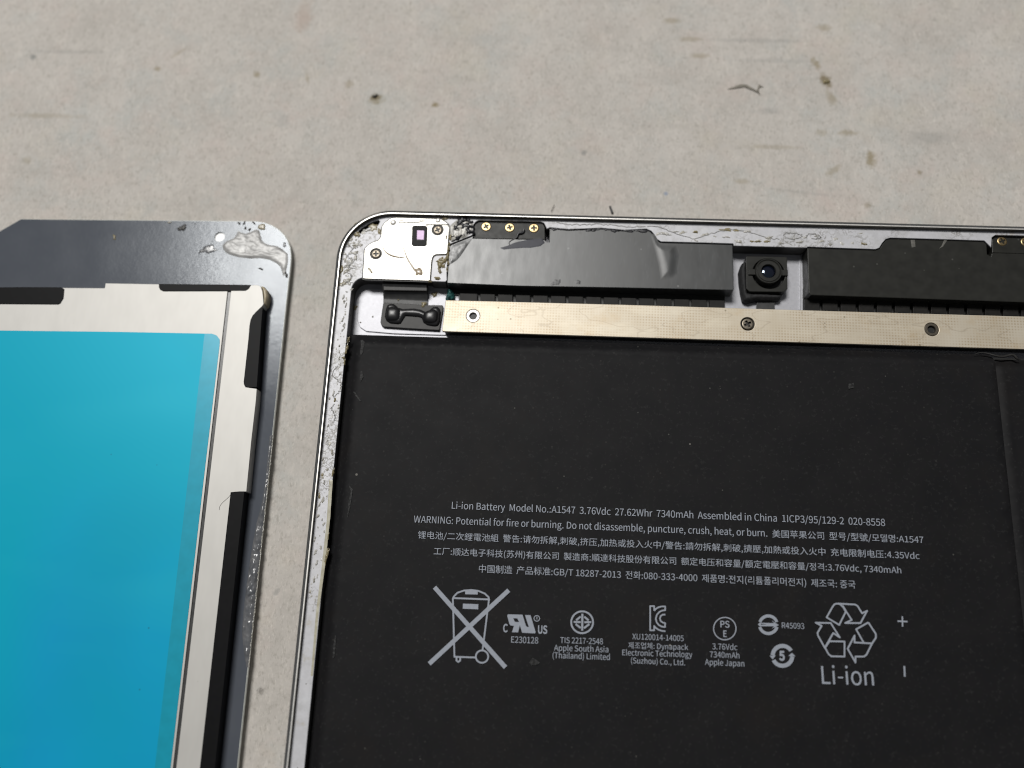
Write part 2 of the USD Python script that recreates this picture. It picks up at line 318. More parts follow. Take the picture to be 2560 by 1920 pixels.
glass_m = mat('grey_glass_back', (.070, .078, .095), .18, 0, base2=(.084, .092, .109), scale=60, bump=1.1e-5, bscale=1000, bdetail=3, rvar=.03, spec=.33, specular_tint=(.92, .96, 1.0), extra=chain(specks((.16, .16, .17), (.975, .13, .7), 260, .25), specks((.014, .014, .014), (.982, .14, .8), 330, .45)))
glass_edge = mat('white_glass_edge', (.66, .68, .64), .25, 0, var=.2, scale=800)
frame_m = mat('brushed_frame', (.53, .517, .49), .5, .28, var=.06, scale=250, bump=1.2e-6, bscale=1600, stretch=(1.5, .5, 1), extra=specks((.4, .38, .34), (.97, .15, .6), 700, .2))
tape_m = mat('black_tape', (.0075, .0075, .0082), .45, 0, spec=.08, var=.2, scale=700, bump=2e-6, bscale=4000)
bead_m = mat('yellowed_bead', (.50, .43, .30), .35, 0, var=.3, scale=900, bump=1e-5, bscale=1200)
def film_tone(n, l, colour):
    N(n, l, 'fx', 'mapping', {'rotation': (0, 0, .05), 'scale': (1, 1, 0)}, ('g.position', 'vector'))
    N(n, l, 'fs', 'separate_xyz', {}, ('fx.vector', 'vector'))
    N(n, l, 'fn', 'noise_texture', {'scale': 26.0, 'detail': 2.0}, ('g.position', 'vector'))
    N(n, l, 'fa', 'map_range', {'from_min': -.055, 'from_max': -.085, 'to_min': 0.0, 'to_max': 1.0, 'clamp': True}, ('fs.y', 'value'))
    N(n, l, 'fb', 'map_range', {'from_min': -.052, 'from_max': -.040, 'to_min': .0, 'to_max': 1.0, 'clamp': True}, ('fs.x', 'value'))
    N(n, l, 'fm', 'math', {'math_type': 'multiply'}, ('fa.result', 'value1'), ('fb.result', 'value2'))
    N(n, l, 'fo', 'map_range', {'from_min': .35, 'from_max': .65, 'to_min': .55, 'to_max': 1.0, 'clamp': True}, ('fn.fac', 'value'))
    N(n, l, 'fq', 'math', {'math_type': 'multiply'}, ('fm.value', 'value1'), ('fo.result', 'value2'))
    N(n, l, 'fc', 'mix', {'color1': (.002, .37, .52), 'color2': (.006, .325, .61)}, ('fq.value', 'fac'))
    return 'fc.color'
film_m = mat('blue_film', (.0, .32, .5), .40, .1, bump=2.0e-6, bscale=300, bdetail=3, spec=.15, coat=.0, coat_rough=.15, extra=chain(film_tone, patches((.001, .30, .42), 18, .45, .65, .55, 3.3, detail=2.0), patches((.015, .42, .56), 30, .50, .70, .4, 6.1, (.5, 1.6, 1), detail=2.0), specks((.01, .20, .30), (.975, .09, .7), 330, .6)))
film2_m = mat('teal_film_edge', (.004, .31, .44), .42, .1, spec=.2, base2=(.003, .285, .40), scale=500, bump=2e-6, bscale=900, coat=.4, coat_rough=.25)
glue_white = mat('dried_adhesive', (.56, .55, .53), .4, .1, base2=(.33, .31, .26), scale=1300, bump=2.5e-5, bscale=2600)
glue_yellow = mat('yellow_adhesive', (.29, .24, .13), .3, 0, base2=(.19, .165, .10), scale=1600, bump=3e-5, bscale=2200)
glue_clear = mat('clear_glue', (.50, .41, .30), .2, 0, var=.35, scale=1500)
residue_m = mat('peeled_residue', (.47, .465, .455), .38, .05, base2=(.25, .245, .24), scale=330, bump=1.6e-5, bscale=900, bdetail=4, extra=specks((.1, .09, .07), (.9, .2, .7), 1300, .2))
residue_dark = mat('dark_residue', (.10, .105, .115), .2, 0, base2=(.15, .15, .155), scale=700, bump=4e-5, bscale=1200)
crumb_m = mat('dark_crumb', (.025, .022, .018), .5, 0, var=.4, scale=2000, bump=4e-5, bscale=2500)
green_m = mat('green_tape', (.012, .06, .06), .4, 0, base2=(.03, .12, .11), scale=2500, bump=3e-5, bscale=2500)
black_paint = mat('black_smear', (.012, .012, .014), .35, 0, base2=(.05, .05, .055), scale=1600, bump=2e-5, bscale=1800)
purple_smear = mat('blue_black_smear', (.012, .013, .026), .4, 0, base2=(.02, .022, .036), scale=1200, spec=.25)
hair_m = mat('hair', (.03, .025, .02), .5)

# ------------------------------------------------------------------ the setting
g = np.arange(-420, 480.1, 6.0); gx, gy = np.meshgrid(g, g - 40)
P = np.c_[gx.ravel(), gy.ravel(), np.zeros(gx.size)]
P[:, 2] = -.35 + .3 * meshkit.fbm(P / 22.0, 3, 4)
k = len(g); i, j = np.meshgrid(np.arange(k - 1), np.arange(k - 1), indexing='ij'); q = (i * k + j).ravel()
obj('table_paper', '/World', (P, np.vstack([np.c_[q, q + 1, q + k + 1], np.c_[q, q + k + 1, q + k]])), paper, True, kind='structure', label='worn beige paper covering the worktop, stained and mottled')

# ------------------------------------------------------------------ the opened tablet
TAB = thing('tablet_body', 'opened silver tablet housing with black battery, speakers and camera exposed', 'tablet', (84.75, -120, 0))
W_, H_ = 169.5, 240.0
outer = rrect(0, -H_, W_, 0, 10.5, 16)
ring = shapely.geometry.polygon.orient(outer.segmentize(12), 1)
r0 = np.array(ring.exterior.coords)[:-1]
def loft(prof, flip=False):
    n = len(r0); v = np.vstack([np.c_[ring_inset(r0, d), np.full(n, z)] for d, z in prof]); i = np.arange(n); j = (i + 1) % n; f = []
    for k in range(len(prof) - 1):
        A, B = k * n, (k + 1) * n; f += [np.c_[A + i, A + j, B + j], np.c_[A + i, B + j, B + i]]
    return v, np.vstack(f)
shell = loft([(9, .05), (6, .12), (3.6, .7), (1.8, 1.7), (.6, 3.2), (.08, 4.6), (0, 5.585)])
SH = obj('rear_shell', TAB, [shell, flat(Polygon(ring_inset(r0, 9)), .06)], rim_m, 40)
obj('polished_chamfer', SH, loft([(0, 5.585), (.02, 5.62), (.61, 5.978)]), chamfer, 25)
obj('rim_lip', SH, loft([(.61, 5.98), (.64, 6.0), (.82, 6.0), (.85, 5.95)]), rim_m, 30)
obj('recess_wall', SH, loft([(.85, 5.95), (.86, 4.9)]), grime_shade_m, 30)

# cavity outline on the ledge (height 5.0)
LED = 5.0
sp1_px = zr(1060, 520, 6.9125, [(395, 1300), (415, 1000), (440, 660), (480, 630), (830, 490), (862, 462), (870, 300), (900, 255), (950, 230), (1500, 240), (2010, 252), (2065, 275), (2092, 330), (2096, 560), (2160, 600), (2168, 345)]) + zr(1300, 500, 3.456, [(250, 245), (420, 262), (700, 250), (900, 268), (1090, 258), (1130, 275), (1160, 310), (1180, 345), (1215, 368), (1500, 375), (1838, 385), (1845, 600), (1846, 780), (900, 760), (0, 745)])
sp2_px = zr(1920, 500, 3.456, [(340, 413), (640, 424), (930, 434), (965, 420), (990, 380), (1020, 345), (1060, 335), (1500, 348), (1865, 360), (1890, 385), (1895, 470), (1930, 480), (1938, 330), (1965, 312), (2300, 318), (3100, 340), (3110, 560), (3100, 905), (2212, 885), (1200, 850), (370, 822), (352, 800), (345, 600)])
sp1 = rnd(PG(sp1_px, 4.85), .12, 4); sp2 = rnd(PG(sp2_px, 4.85), .12, 4)
sp1s, sp2s = affinity.scale(sp1, 1, 1), sp2
main = rrect(3.42, -H_ + 3.4, W_ - 3.42, -14.2, 2.6)
bay = box(77, -16, 93, -5.35)
mirror_slot = box(118, -16, 150, -3.2)
hole = unary_union([main, sp1.buffer(.8, join_style=2).buffer(-.63, join_style=2), sp2.buffer(.8, join_style=2).buffer(-.63, join_style=2), bay, box(22, -16, 40, -13.5)])
post = PG([(1077.5, 640), (1115, 640), (1116.5, 700), (1113, 703.5), (1080, 702.5), (1076, 698)], LED)
hole = hole.difference(post.buffer(.05)).buffer(0)
ledge_out = Polygon(ring_inset(r0, .855)).buffer(0)
slot = PG(zr(820, 500, 6.9125, [(470, 590), (520, 540), (600, 470), (700, 410), (800, 365), (870, 345), (900, 370), (880, 410), (860, 440), (760, 450), (640, 510), (560, 580), (500, 630)]), LED, .05)
ledge = ledge_out.difference(hole).difference(slot).buffer(0)
obj('inner_ledge', SH, slab(ledge, 4.7, LED, .08), alu_dirty, 30)
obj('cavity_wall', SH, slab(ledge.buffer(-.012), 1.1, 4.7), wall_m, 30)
obj('adhesive_film', SH, inflate(PG([(823, 1200), (832, 1200), (826, 1290), (812, 1420), (797, 1530), (782, 1690), (777, 1690), (790, 1530), (804, 1420), (817, 1300)], LED, .05), .2, lambda q, d: LED + .012 + .04 * np.minimum(d / .2, 1)), mat('pale_yellow_film', (.50, .48, .38), .4, 0, base2=(.36, .33, .24), scale=900), True)
obj('cavity_floor', SH, slab(Polygon(ring_inset(r0, 2.2)).buffer(0), .6, 1.3), silver, 30)
obj('antenna_slot', SH, flat(slot.buffer(.1), 3.6), dark, False)
# the rounded pocket floor in the corner and raised ribs of the camera bay
pocket = PG([(893, 800), (897, 745), (905, 728), (925, 721), (968, 722), (1080, 726), (1118, 740), (1118, 838), (985, 834), (915, 828), (900, 818)], 1.6, .5)
obj('pocket_floor', SH, slab(pocket, 1.3, 1.6, .08), silver)
obj('bay_rib', SH, slab(PG([(1998, 640), (2003, 640), (2002, 775), (1997, 775)], 1.5), 1.3, 1.5, .08), silver)

# residue on the ledge: lumps of old adhesive
def lumps(spots, seed, h=(.12, .4), res=.12, rough=.5):
    out = []
    for n, (px, py, r, sx, sy, a) in enumerate(spots):
        p = blob_poly(U(px, py, LED), r, seed + n, 16, rough, sx, sy, a)
        hh = rng.uniform(*h); ns = seed + n
        out.append(inflate(p, max(res, r / 9), lambda q, d, hh=hh, r=r, ns=ns: LED - .02 + hh * np.minimum(1, d / (r * .4)) ** .6 * (.5 + meshkit.fbm(np.c_[q, q[:, :1] * 0 + ns] * (2.2 / r), 3))))
    return out
wl, yl = [], []
gsel = np.random.default_rng(21)
for t in np.linspace(0, 1, 70):
    px = np.interp(t, [0, .35, 1], [905, 876, 862]) + gsel.uniform(-20, 20); py = np.interp(t, [0, 1], [575, 720]) + gsel.uniform(-9, 9)
    wl.append((px, py, gsel.uniform(.15, .42), gsel.uniform(.8, 1.8), 1, gsel.uniform(0, 180)))
for t in np.linspace(0, 1, 90) ** 1.2:
    py = 730 + t * 760; L0 = np.interp(py, [730, 1081, 1500], [858, 812, 768]); L1 = np.interp(py, [730, 1081, 1500], [878, 840, 800])
    wl.append((gsel.uniform(L0, L1), py, gsel.uniform(.10, .30), gsel.uniform(.6, 1), gsel.uniform(1, 2.4), gsel.uniform(-25, 10)))
for px, py, r, sx, sy, a in [(848, 690, .75, .55, 1.6, 8), (853, 675, .5, .6, 1.5, 0), (858, 710, .7, 1.4, .7, 10), (898, 560, .8, 1.5, .6, 35), (886, 572, .6, 1.2, .8, 40), (893, 586, .55, 1, 1, 0), (935, 569, .9, 1.2, .7, 20), (948, 578, .5, .7, 1.4, 0), (871, 848, .35, .6, 1.5, 0), (866, 872, .5, .55, 1.8, -8), (861, 905, .4, .6, 1.5, 0), (858, 895, .3, 1, 1, 0), (838, 1000, .3, .8, 1.4, 0), (816, 1390, .55, .5, 2.6, -7), (833, 1180, .35, .5, 2.0, -6), (820, 1340, .3, .5, 2.2, 0), (1118, 538, .7, 1.6, .6, 0), (1112, 545, .5, 1.2, .8, 0), (851, 640, .3, .6, 2.0, 6), (806, 1188, .3, .6, 1.6, 0), (799, 1240, .35, .6, 1.8, 0)]:
    yl.append((px, py, r, sx, sy, a))
for t in np.linspace(0, 1, 30):
    px = 1655 + t * 500 + gsel.uniform(-9, 9); py = 586 + (px - 1655) * .028 + gsel.uniform(-16, 16)
    wl.append((px, py, gsel.uniform(.12, .4), gsel.uniform(1.2, 3), .8, gsel.uniform(-15, 15)))
for px, py, r in [(1815, 575, .55), (1840, 577, .4), (1880, 604, .35), (1896, 604, .4), (1918, 604, .35), (1740, 580, .4), (2160, 610, .4)]:
    yl.append((px, py, r, 1.8, .6, gsel.uniform(-10, 5)))
obj('adhesive_crumbs', SH, lumps(wl, 300, (.06, .25)), glue_white, True, kind='stuff', label='pale crumbs of torn adhesive along the ledge')
obj('yellow_residue', SH, lumps(yl, 700, (.1, .32)), glue_yellow, True, kind='stuff', label='yellowed lumps of old adhesive on the ledge')
# long squiggles left by the adhesive bead
sq = []
for pts in [[(1617, 567), (1660, 572), (1700, 588), (1740, 595), (1790, 580), (1850, 575), (1905, 590), (1950, 598)], [(1960, 588), (1985, 583), (2005, 590), (1985, 597), (1962, 591)], [(2015, 590), (2035, 585), (2052, 592), (2030, 597)], [(1390, 556), (1440, 562), (1500, 560), (1560, 566), (1615, 566)],
            [(845, 915), (838, 945), (850, 955), (845, 985), (836, 990), (842, 1003)], [(836, 1010), (830, 1025), (838, 1040), (832, 1055)], [(865, 615), (878, 628), (868, 640), (885, 650), (875, 665), (888, 672)], [(860, 655), (872, 668), (864, 680), (880, 690), (870, 700), (885, 708)]]:
    s = spline(np.c_[UP(pts, LED), np.full(len(pts), LED + .03)], 44); s[:, :2] += gsel.normal(0, .11, (44, 2)); obj('adhesive_thread', SH, sweep(s, .09, 6), residue_m, True)

# ---- speakers
def screw(parent, px, py, z, r, m, seat=True, ang=.2, at=None):
    c = U(px, py, z) if at is None else at
    a = np.linspace(0, math.pi / 2, 5)
    prof = [(r, z - .9), (r, z - .16)] + [(r - .22 * (1 - math.cos(t)) , z - .16 + .16 * math.sin(t)) for t in a[1:]] + [(0.001, z + .02)]
    v, f = lathe(c, prof, 36)
    body = manifold3d.Manifold(manifold3d.Mesh(np.asarray(trimesh.Trimesh(*lathe(c, [(0.0005, z - .9)] + prof, 36)).vertices, np.float32), np.asarray(trimesh.Trimesh(*lathe(c, [(0.0005, z - .9)] + prof, 36)).faces, np.uint32)))
    cross = unary_union([box(-.56 * r, -.15 * r, .56 * r, .15 * r), box(-.15 * r, -.56 * r, .15 * r, .56 * r)])
    cross = affinity.translate(affinity.rotate(cross.buffer(.05 * r), math.degrees(ang), origin=(0, 0)), *c)
    plus = slab(cross, z - .45, z + .5)
    head = shapely.geometry.Point(*c).buffer(r * .74, quad_segs=10).difference(cross)
    # rim part, flat face with the cross left open, and the dark bottom of the cross
    outer_prof = [p for p in prof if p[0] > r * .74] + [(r * .74, z + .005)]
    walls = slab(cross, z - .42, z + .005)
    wv, wf, _ = meshkit.arrays(walls); keep = (np.abs(wv[wf][:, :, 2] - (z + .005)).max(1) > .01)
    o = obj('screw', parent, [lathe(c, outer_prof, 36), flat(head, z + .005), (wv, wf[keep][:, ::-1])], m, 35)
    obj('cross_recess', o, flat(cross.buffer(-.01), z - .40), recess, False)
    return o
S1 = obj('speaker', TAB, slab(sp1.difference(PG(zr(1060, 520, 6.9125, [(846, 520), (862, 440), (858, 200), (2110, 230), (2130, 545)]), 4.85)).buffer(0), 1.4, 4.85, .14), scuffed, 30, label='left speaker box, scuffed and greyed on top')
tab1 = rnd(PG(zr(1060, 520, 6.9125, [(850, 525), (864, 460), (872, 300), (902, 257), (952, 233), (1500, 243), (2008, 255), (2062, 278), (2088, 332), (2092, 545)]), 4.45), .1)
S1t = obj('screw_tab', S1, slab(tab1, 1.4, 4.45, .1), black_plastic)
for px, py, a in ((1215.5, 566, .6), (1274.5, 568.5, .3), (1335, 570, .1)):
    c = U(px, py, 4.62)
    screw(TAB, px, py, 4.62, 1.02, brass, ang=a)
    obj('screw_seat', S1, cat([lathe(c, [(1.22, 4.44), (1.2, 4.475), (1.05, 4.475), (1.02, 4.44)], 36)]), dark)
S2 = obj('speaker', TAB, slab(sp2.difference(PG(zr(1920, 500, 3.456, [(1915, 455), (1900, 470), (1925, 485), (1935, 455), (3200, 490), (3200, 250), (1920, 250)]), 4.85)).buffer(0), 1.4, 4.85, .16), black_plastic, 30, label='right speaker box, clean matt black')
tab2 = rnd(PG(zr(1920, 500, 3.456, [(1938, 455), (1938, 335), (1966, 314), (2300, 321), (3100, 342), (3100, 492)]), 4.3), .1)
obj('screw_tab', S2, slab(tab2, 1.4, 4.3, .1), black_plastic)
for px, py in ((2506, 602.7), (2565, 604.5), (2625, 606)):
    screw(TAB, px, py, 4.45, .98, brass, ang=.4)
    obj('screw_seat', S2, cat([lathe(U(px, py, 4.45), [(1.2, 4.29), (1.18, 4.325), (1.0, 4.325), (.98, 4.29)], 36)]), dark)
# smears and marks on the left speaker
MARKS = [zr(1920, 500, 3.456, [(1232, 345), (1268, 345), (1274, 402), (1242, 410)]), zr(1920, 500, 3.456, [(1522, 345), (1546, 350), (1512, 402), (1478, 420), (1500, 395)])]
def decal(name, parent, pts, z, m, h=.015, r=.05, **kw):
    return obj(name, parent, inflate(PG(pts, z, r), .15, lambda q, d: z + h * np.minimum(1, d / .25) + .004), m, True, **kw)
decal('dark_smear', S1, zr(1060, 520, 6.9125, [(1310, 690), (1450, 650), (1560, 600), (1800, 545), (2040, 525), (2090, 600), (2010, 660), (1840, 690), (1700, 690), (1500, 705), (1380, 720)]), 4.85, purple_smear)
for pts in ([(2190, 1310), (2230, 1275), (2290, 1270), (2320, 1255), (2360, 1280), (2330, 1330), (2260, 1330), (2200, 1340)],):
    decal('dark_mark', S1, zr(1060, 520, 6.9125, pts), 4.85, black_paint)
decal('dark_mark', S1, zr(1300, 500, 3.456, [(265, 710), (300, 685), (330, 690), (350, 680), (352, 715), (300, 725), (262, 730)]), 4.85, black_paint)
decal('dark_mark', S1, zr(1300, 500, 3.456, [(470, 700), (500, 688), (524, 700), (520, 730), (485, 725)]), 4.85, black_paint)
for pts in MARKS: decal('pale_scrape', S2, pts, 4.85, mat(f'pale_scrape_{len(used)}', (.14, .135, .12), .5, 0, var=.4, scale=1500), r=.02)
# creased bulge across the left speaker
bul = PG(zr(1300, 500, 3.456, [(1120, 285), (1165, 300), (1200, 370), (1350, 385), (1375, 480), (1355, 640), (1310, 680), (1215, 690), (1195, 560), (1160, 420)]), 4.85, .15)
obj('cover_bulge', S1, inflate(bul, .2, lambda q, d: 4.852 + .11 * np.sin(np.minimum(d / 1.9, 1) * math.pi / 2) ** 2), scuffed, True)
flap = PG(zr(1060, 520, 6.9125, [(425, 985), (480, 960), (570, 900), (640, 820), (720, 700), (760, 640), (840, 520), (700, 560), (480, 650), (440, 760)]), 4.85, .08)
obj('lifted_film', S1, inflate(flap, .2, lambda q, d: 4.856 + .10 * np.minimum(d / .6, 1) * (.4 + meshkit.fbm(np.c_[q, q[:, :1] * 0] * 1.5, 3))), scuffed, True, label='lifted corner of the speaker cover film')
# torn black crumbs beside the tab and along the top edge
corner_px = zr(1060, 520, 6.9125, [(455, 600), (450, 440), (420, 330), (470, 280), (560, 210), (650, 175), (760, 215), (850, 270), (845, 430), (700, 520)])
cp = PG(corner_px, LED, .1)
obj('torn_adhesive', SH, inflate(cp, .16, lambda q, d: LED - .03 + np.minimum(d / .4, 1) * .5 * meshkit.fbm(np.c_[q, q[:, :1] * 0] * 1.7, 4, 3)), glue_white, True)
bl = [blob_poly(U(px, py, LED), r * 1.3, 50 + n, 16, .55, sx, sy, a) for n, (px, py, r, sx, sy, a) in enumerate([(1152, 555, .75, 1.1, .9, 20), (1166, 565, .7, 1.2, .8, 0), (1175, 557, .5, 1, 1, 0), (1143, 570, .5, .8, 1.2, 30), (1150, 592, .7, 1.5, .5, 30), (1172, 580, .6, 1.1, .9, 0), (1140, 560, .3, 1, 1, 0), (1130, 592, .35, 1.5, .6, 10)])]
obj('black_residue', SH, [inflate(p, .14, lambda q, d: LED + .05 + .45 * np.minimum(d / .3, 1) * (.4 + meshkit.fbm(np.c_[q, q[:, :1] * 0] * 2.5, 3, 8))) for p in bl], black_paint, True)
ragged = [blob_poly(U(px, 572 + (px - 1390) * .02 + gsel.uniform(-3, 2), 4.9), gsel.uniform(.25, .6), 900 + px, 12, .5, 2.2, .6, gsel.uniform(-10, 10)) for px in range(1385, 1615, 17)]
obj('ragged_edge', S1, [inflate(p, .14, lambda q, d: 4.83 + .16 * np.minimum(d / .2, 1)) for p in ragged], black_paint, True)
for pts in ([(1720, 370), (1680, 420), (1640, 430), (1600, 500), (1520, 555), (1475, 590), (1490, 640)],):
    s = spline(np.c_[UP(zr(1060, 520, 6.9125, pts), 4.9), np.linspace(4.62, 4.92, len(pts))], 40)
    obj('black_thread', S1, [sweep(s, np.linspace(.32, .06, 40), 8)], black_paint, True)

# ---- comb of dark pads below the speakers
COMB = 2.6
for a, b, y0a, slope, xs in ((1150, 1811, 733, .0275, [1197 + 44.1 * k for k in range(14)]), (2012, 2740, 748, .031, [2053 + 45.2 * k for k in range(16)])):
    cuts = [a] + xs + [b]
    for u, v in zip(cuts[:-1], cuts[1:]):
        u2, v2 = u + (4 if u != a else 0), v - (4 if v != b else 0)
        if v2 - u2 < 6: continue
        t0 = y0a + (u2 - a) * slope; t1 = y0a + (v2 - a) * slope
        obj('contact_pad', TAB, slab(PG([(u2, t0), (v2, t1), (v2, t1 + 60), (u2, t0 + 60)], COMB, .05), 1.35, COMB, .06), pad_m)
obj('pad_backing', TAB, slab(PG([(1128, 700), (1812, 718), (1812, 830), (1150, 820), (1146, 738), (1128, 736)], 1.7), 1.3, 1.7), dark)
obj('pad_backing', TAB, slab(PG([(2008, 720), (2760, 745), (2760, 850), (2008, 830)], 1.7), 1.3, 1.7), dark)

# ---- camera
CZ = 3.7
CAM = obj('camera_module', TAB, slab(rnd(PG([(1865, 640), (1968, 642), (1969, 722), (1960, 730), (1874, 729), (1866, 722)], CZ), .3).difference(Point(*U(1922, 684, CZ)).buffer(3.15)), 1.5, CZ, .12), black_plastic)
cc = U(1922, 677, 4.5)
obj('lens_well', CAM, slab(Point(*cc).buffer(3.5), 1.5, 2.6), dark)
obj('lens_ring', CAM, lathe(cc, [(2.62, 2.6), (2.62, 4.35), (2.52, 4.5), (2.40, 4.5), (2.34, 4.36), (2.28, 4.30), (2.18, 4.34), (2.10, 4.42), (1.45, 4.42), (1.38, 4.3), (1.36, 3.9)], 48), black_plastic, 25)
a = np.linspace(0, math.pi / 2, 8)
obj('lens', CAM, lathe(cc, [(1.36 * math.cos(t) + 1e-4, 3.75 + .35 * math.sin(t)) for t in a], 40), lens_m, True)
for s in (-1, 1):
    obj('lens_wing', CAM, slab(affinity.translate(box(-.75, -.62, .75, .62), cc[0] + s * 3.05, cc[1] - .1), 2.6, 4.05, .1), black_plastic)
fo = PG(zr(1800, 580, 6.9125, [(440, 500), (370, 560), (330, 680), (340, 860), (370, 1060), (400, 1190), (480, 1215), (560, 1190), (640, 1180), (960, 1180), (1030, 1170), (1070, 1090), (470, 1060), (460, 700)]), 2.6, .1)
obj('foam_gasket', CAM, inflate(fo, .3, lambda q, d: 2.4 + .8 * np.minimum(d / .6, 1) ** .5 + .3 * meshkit.fbm(np.c_[q, q[:, :1] * 0] * 1.6, 3), 1.3), foam, True)
obj('camera_cable', CAM, slab(PG(zr(1800, 580, 6.9125, [(650, 1090), (900, 1130), (945, 1200), (948, 1500), (630, 1500), (625, 1300), (645, 1200)]), 1.9, .1), 1.4, 1.9, .05), cable_m)

# ---- gold foil strip with its screw and bushes
SZ = 4.7
strip = rnd(PG([(1114, 750), (1560, 761.5), (2100, 778), (2560, 791), (2760, 797), (2760, 879), (2560, 873), (1700, 847), (1105, 828.5)], SZ), .25)
hs = [(1182.6, 789.6), (1869.4, 809.6), (2329.4, 823.2)]
holes = unary_union([Point(*U(x, y, SZ)).buffer(1.34, quad_segs=10) for x, y in hs])
ST = obj('foil_strip', TAB, slab(strip.difference(holes), SZ - .5, SZ, .1), strip_m, label='gold foil covered metal strip above the battery')
for x, y in (hs[0], hs[2]):
    c = U(x, y, SZ)
    obj('bush', ST, lathe(c, [(1.33, SZ - .5), (1.33, SZ - .12), (1.2, SZ - .02), (.8, SZ - .02), (.72, SZ - .12), (.70, SZ - 2.2)], 36), steel if x > 2000 else rim_m, 35)
    obj('bush_hole', ST, flat(Point(*c).buffer(.71), SZ - 1.2), recess, False)
screw(ST, *hs[1], SZ - .02, 1.16, steel, ang=.5)
obj('screw_seat', ST, flat(Point(*U(*hs[1], SZ)).buffer(1.5), SZ - .45), dark, False)
obj('strip_base', TAB, slab(strip.buffer(-.35), 1.35, SZ - .55), dark)

# ---- corner plate
BZ = 5.28
pl_px = zr(820, 500, 6.9125, [(600, 1350), (612, 1150), (620, 1050), (630, 870), (645, 825), (680, 790), (760, 735), (870, 700), (900, 665), (920, 610), (930, 480), (945, 440), (975, 400), (1060, 330), (1110, 310), (1180, 303), (1550, 312), (1900, 325), (1960, 335), (2020, 370), (2080, 420), (2092, 500), (2085, 600), (2062, 900), (2045, 932), (1870, 938), (1825, 960), (1800, 1000), (1785, 1080), (1762, 1380), (1740, 1396), (1000, 1372), (640, 1358)])
pl = rnd(PG(pl_px, BZ), .12)
win = rnd(PG(zr(820, 500, 6.9125, [(1460, 470), (1480, 447), (1690, 450), (1716, 480), (1702, 770), (1680, 797), (1480, 795), (1452, 770)]), BZ), .3)
psc = [(939.8, 634.2), (1094.2, 574.6)]
ph = unary_union([Point(*U(x, y, BZ)).buffer(1.16, quad_segs=10) for x, y in psc])
slit = PG(zr(820, 500, 6.9125, [(1700, 424), (2100, 424), (2100, 436), (1700, 436)]), BZ)
PLT = obj('corner_plate', TAB, slab(pl.difference(unary_union([win, ph, slit])), 4.55, BZ, .1), bracket_m, label='shiny metal corner plate with a sensor window')
gap_p = pl.buffer(.13).difference(pl.buffer(-.3))
obj('plate_seat', PLT, slab(pl.buffer(.2), 4.4, LED + .02), dark)
for n, (x, y) in enumerate(psc):
    screw(PLT, x, y, BZ - .05, .92, steel, ang=.1 + n * .4)
wb = win.buffer(-.12); c = wb.centroid
obj('sensor_frame', PLT, slab(win.buffer(-.06).difference(PG(zr(820, 500, 6.9125, [(1535, 518), (1668, 522), (1662, 690), (1528, 690)]), BZ)), 4.5, BZ - .12, .04), foam)
obj('sensor', PLT, slab(PG(zr(820, 500, 6.9125, [(1540, 522), (1662, 528), (1655, 686), (1535, 680)]), BZ - .16), 4.45, BZ - .16, .02), pink_m, label='pale pink sensor square')
# glue strings on the plate
def string(pts, r, name='glue_string', m=None, z=BZ):
    p = UP(zr(820, 500, 6.9125, pts), z); s = spline(np.c_[p, np.full(len(p), z + .04)], 40)
    return obj(name, PLT, [sweep(s, np.interp(np.linspace(0, 1, 40), np.linspace(0, 1, len(r)), r), 8)], m or glue_clear, True)
string([(910, 690), (940, 800), (1000, 900), (1090, 955), (1200, 985), (1330, 1000)], [.03, .07, .14, .2, .17, .1])
string([(1255, 690), (1290, 800), (1330, 900), (1370, 1010), (1430, 1110), (1500, 1210), (1560, 1270)], [.03, .06, .1, .17, .17, .2, .12])
string([(1030, 350), (1050, 420), (1110, 480), (1170, 520), (1215, 578)], [.05, .05, .04, .05, .03])
obj('glue_blob', PLT, [inflate(blob_poly(U(820 + 1555 / 6.9125, 500 + 1235 / 6.9125, BZ), .75, 5, 16, .4, .9, 1.2, 30), .12, lambda q, d: BZ - .01 + .3 * np.minimum(d / .4, 1) * (.3 + meshkit.fbm(np.c_[q, q[:, :1] * 0] * 3, 3)))], glue_clear, True)
obj('glue_drop', PLT, [inflate(Point(*U(983, 556, BZ)).buffer(.62), .1, dome_h(BZ, .3, .6))], rim_m, True)
obj('glue_drop', PLT, [inflate(Point(*U(1095, 551, BZ)).buffer(.5), .1, dome_h(BZ, .2, .4))], bracket_m, True)
obj('raised_rib', PLT, [inflate(PG(zr(820, 500, 6.9125, [(1210, 385), (1240, 345), (1500, 335), (1690, 352), (1650, 375), (1560, 400), (1240, 408)]), BZ, .05), .15, dome_h(BZ, .12, .3))], bracket_m, True)
for pts in ([(680, 1190), (705, 1160), (735, 1190), (770, 1240), (775, 1265), (740, 1270), (720, 1225)],):
    obj('glue_stain', PLT, inflate(PG(zr(820, 500, 6.9125, pts), BZ, .03), .1, lambda q, d: BZ + .01 + .06 * np.minimum(d / .1, 1)), glue_yellow, True)
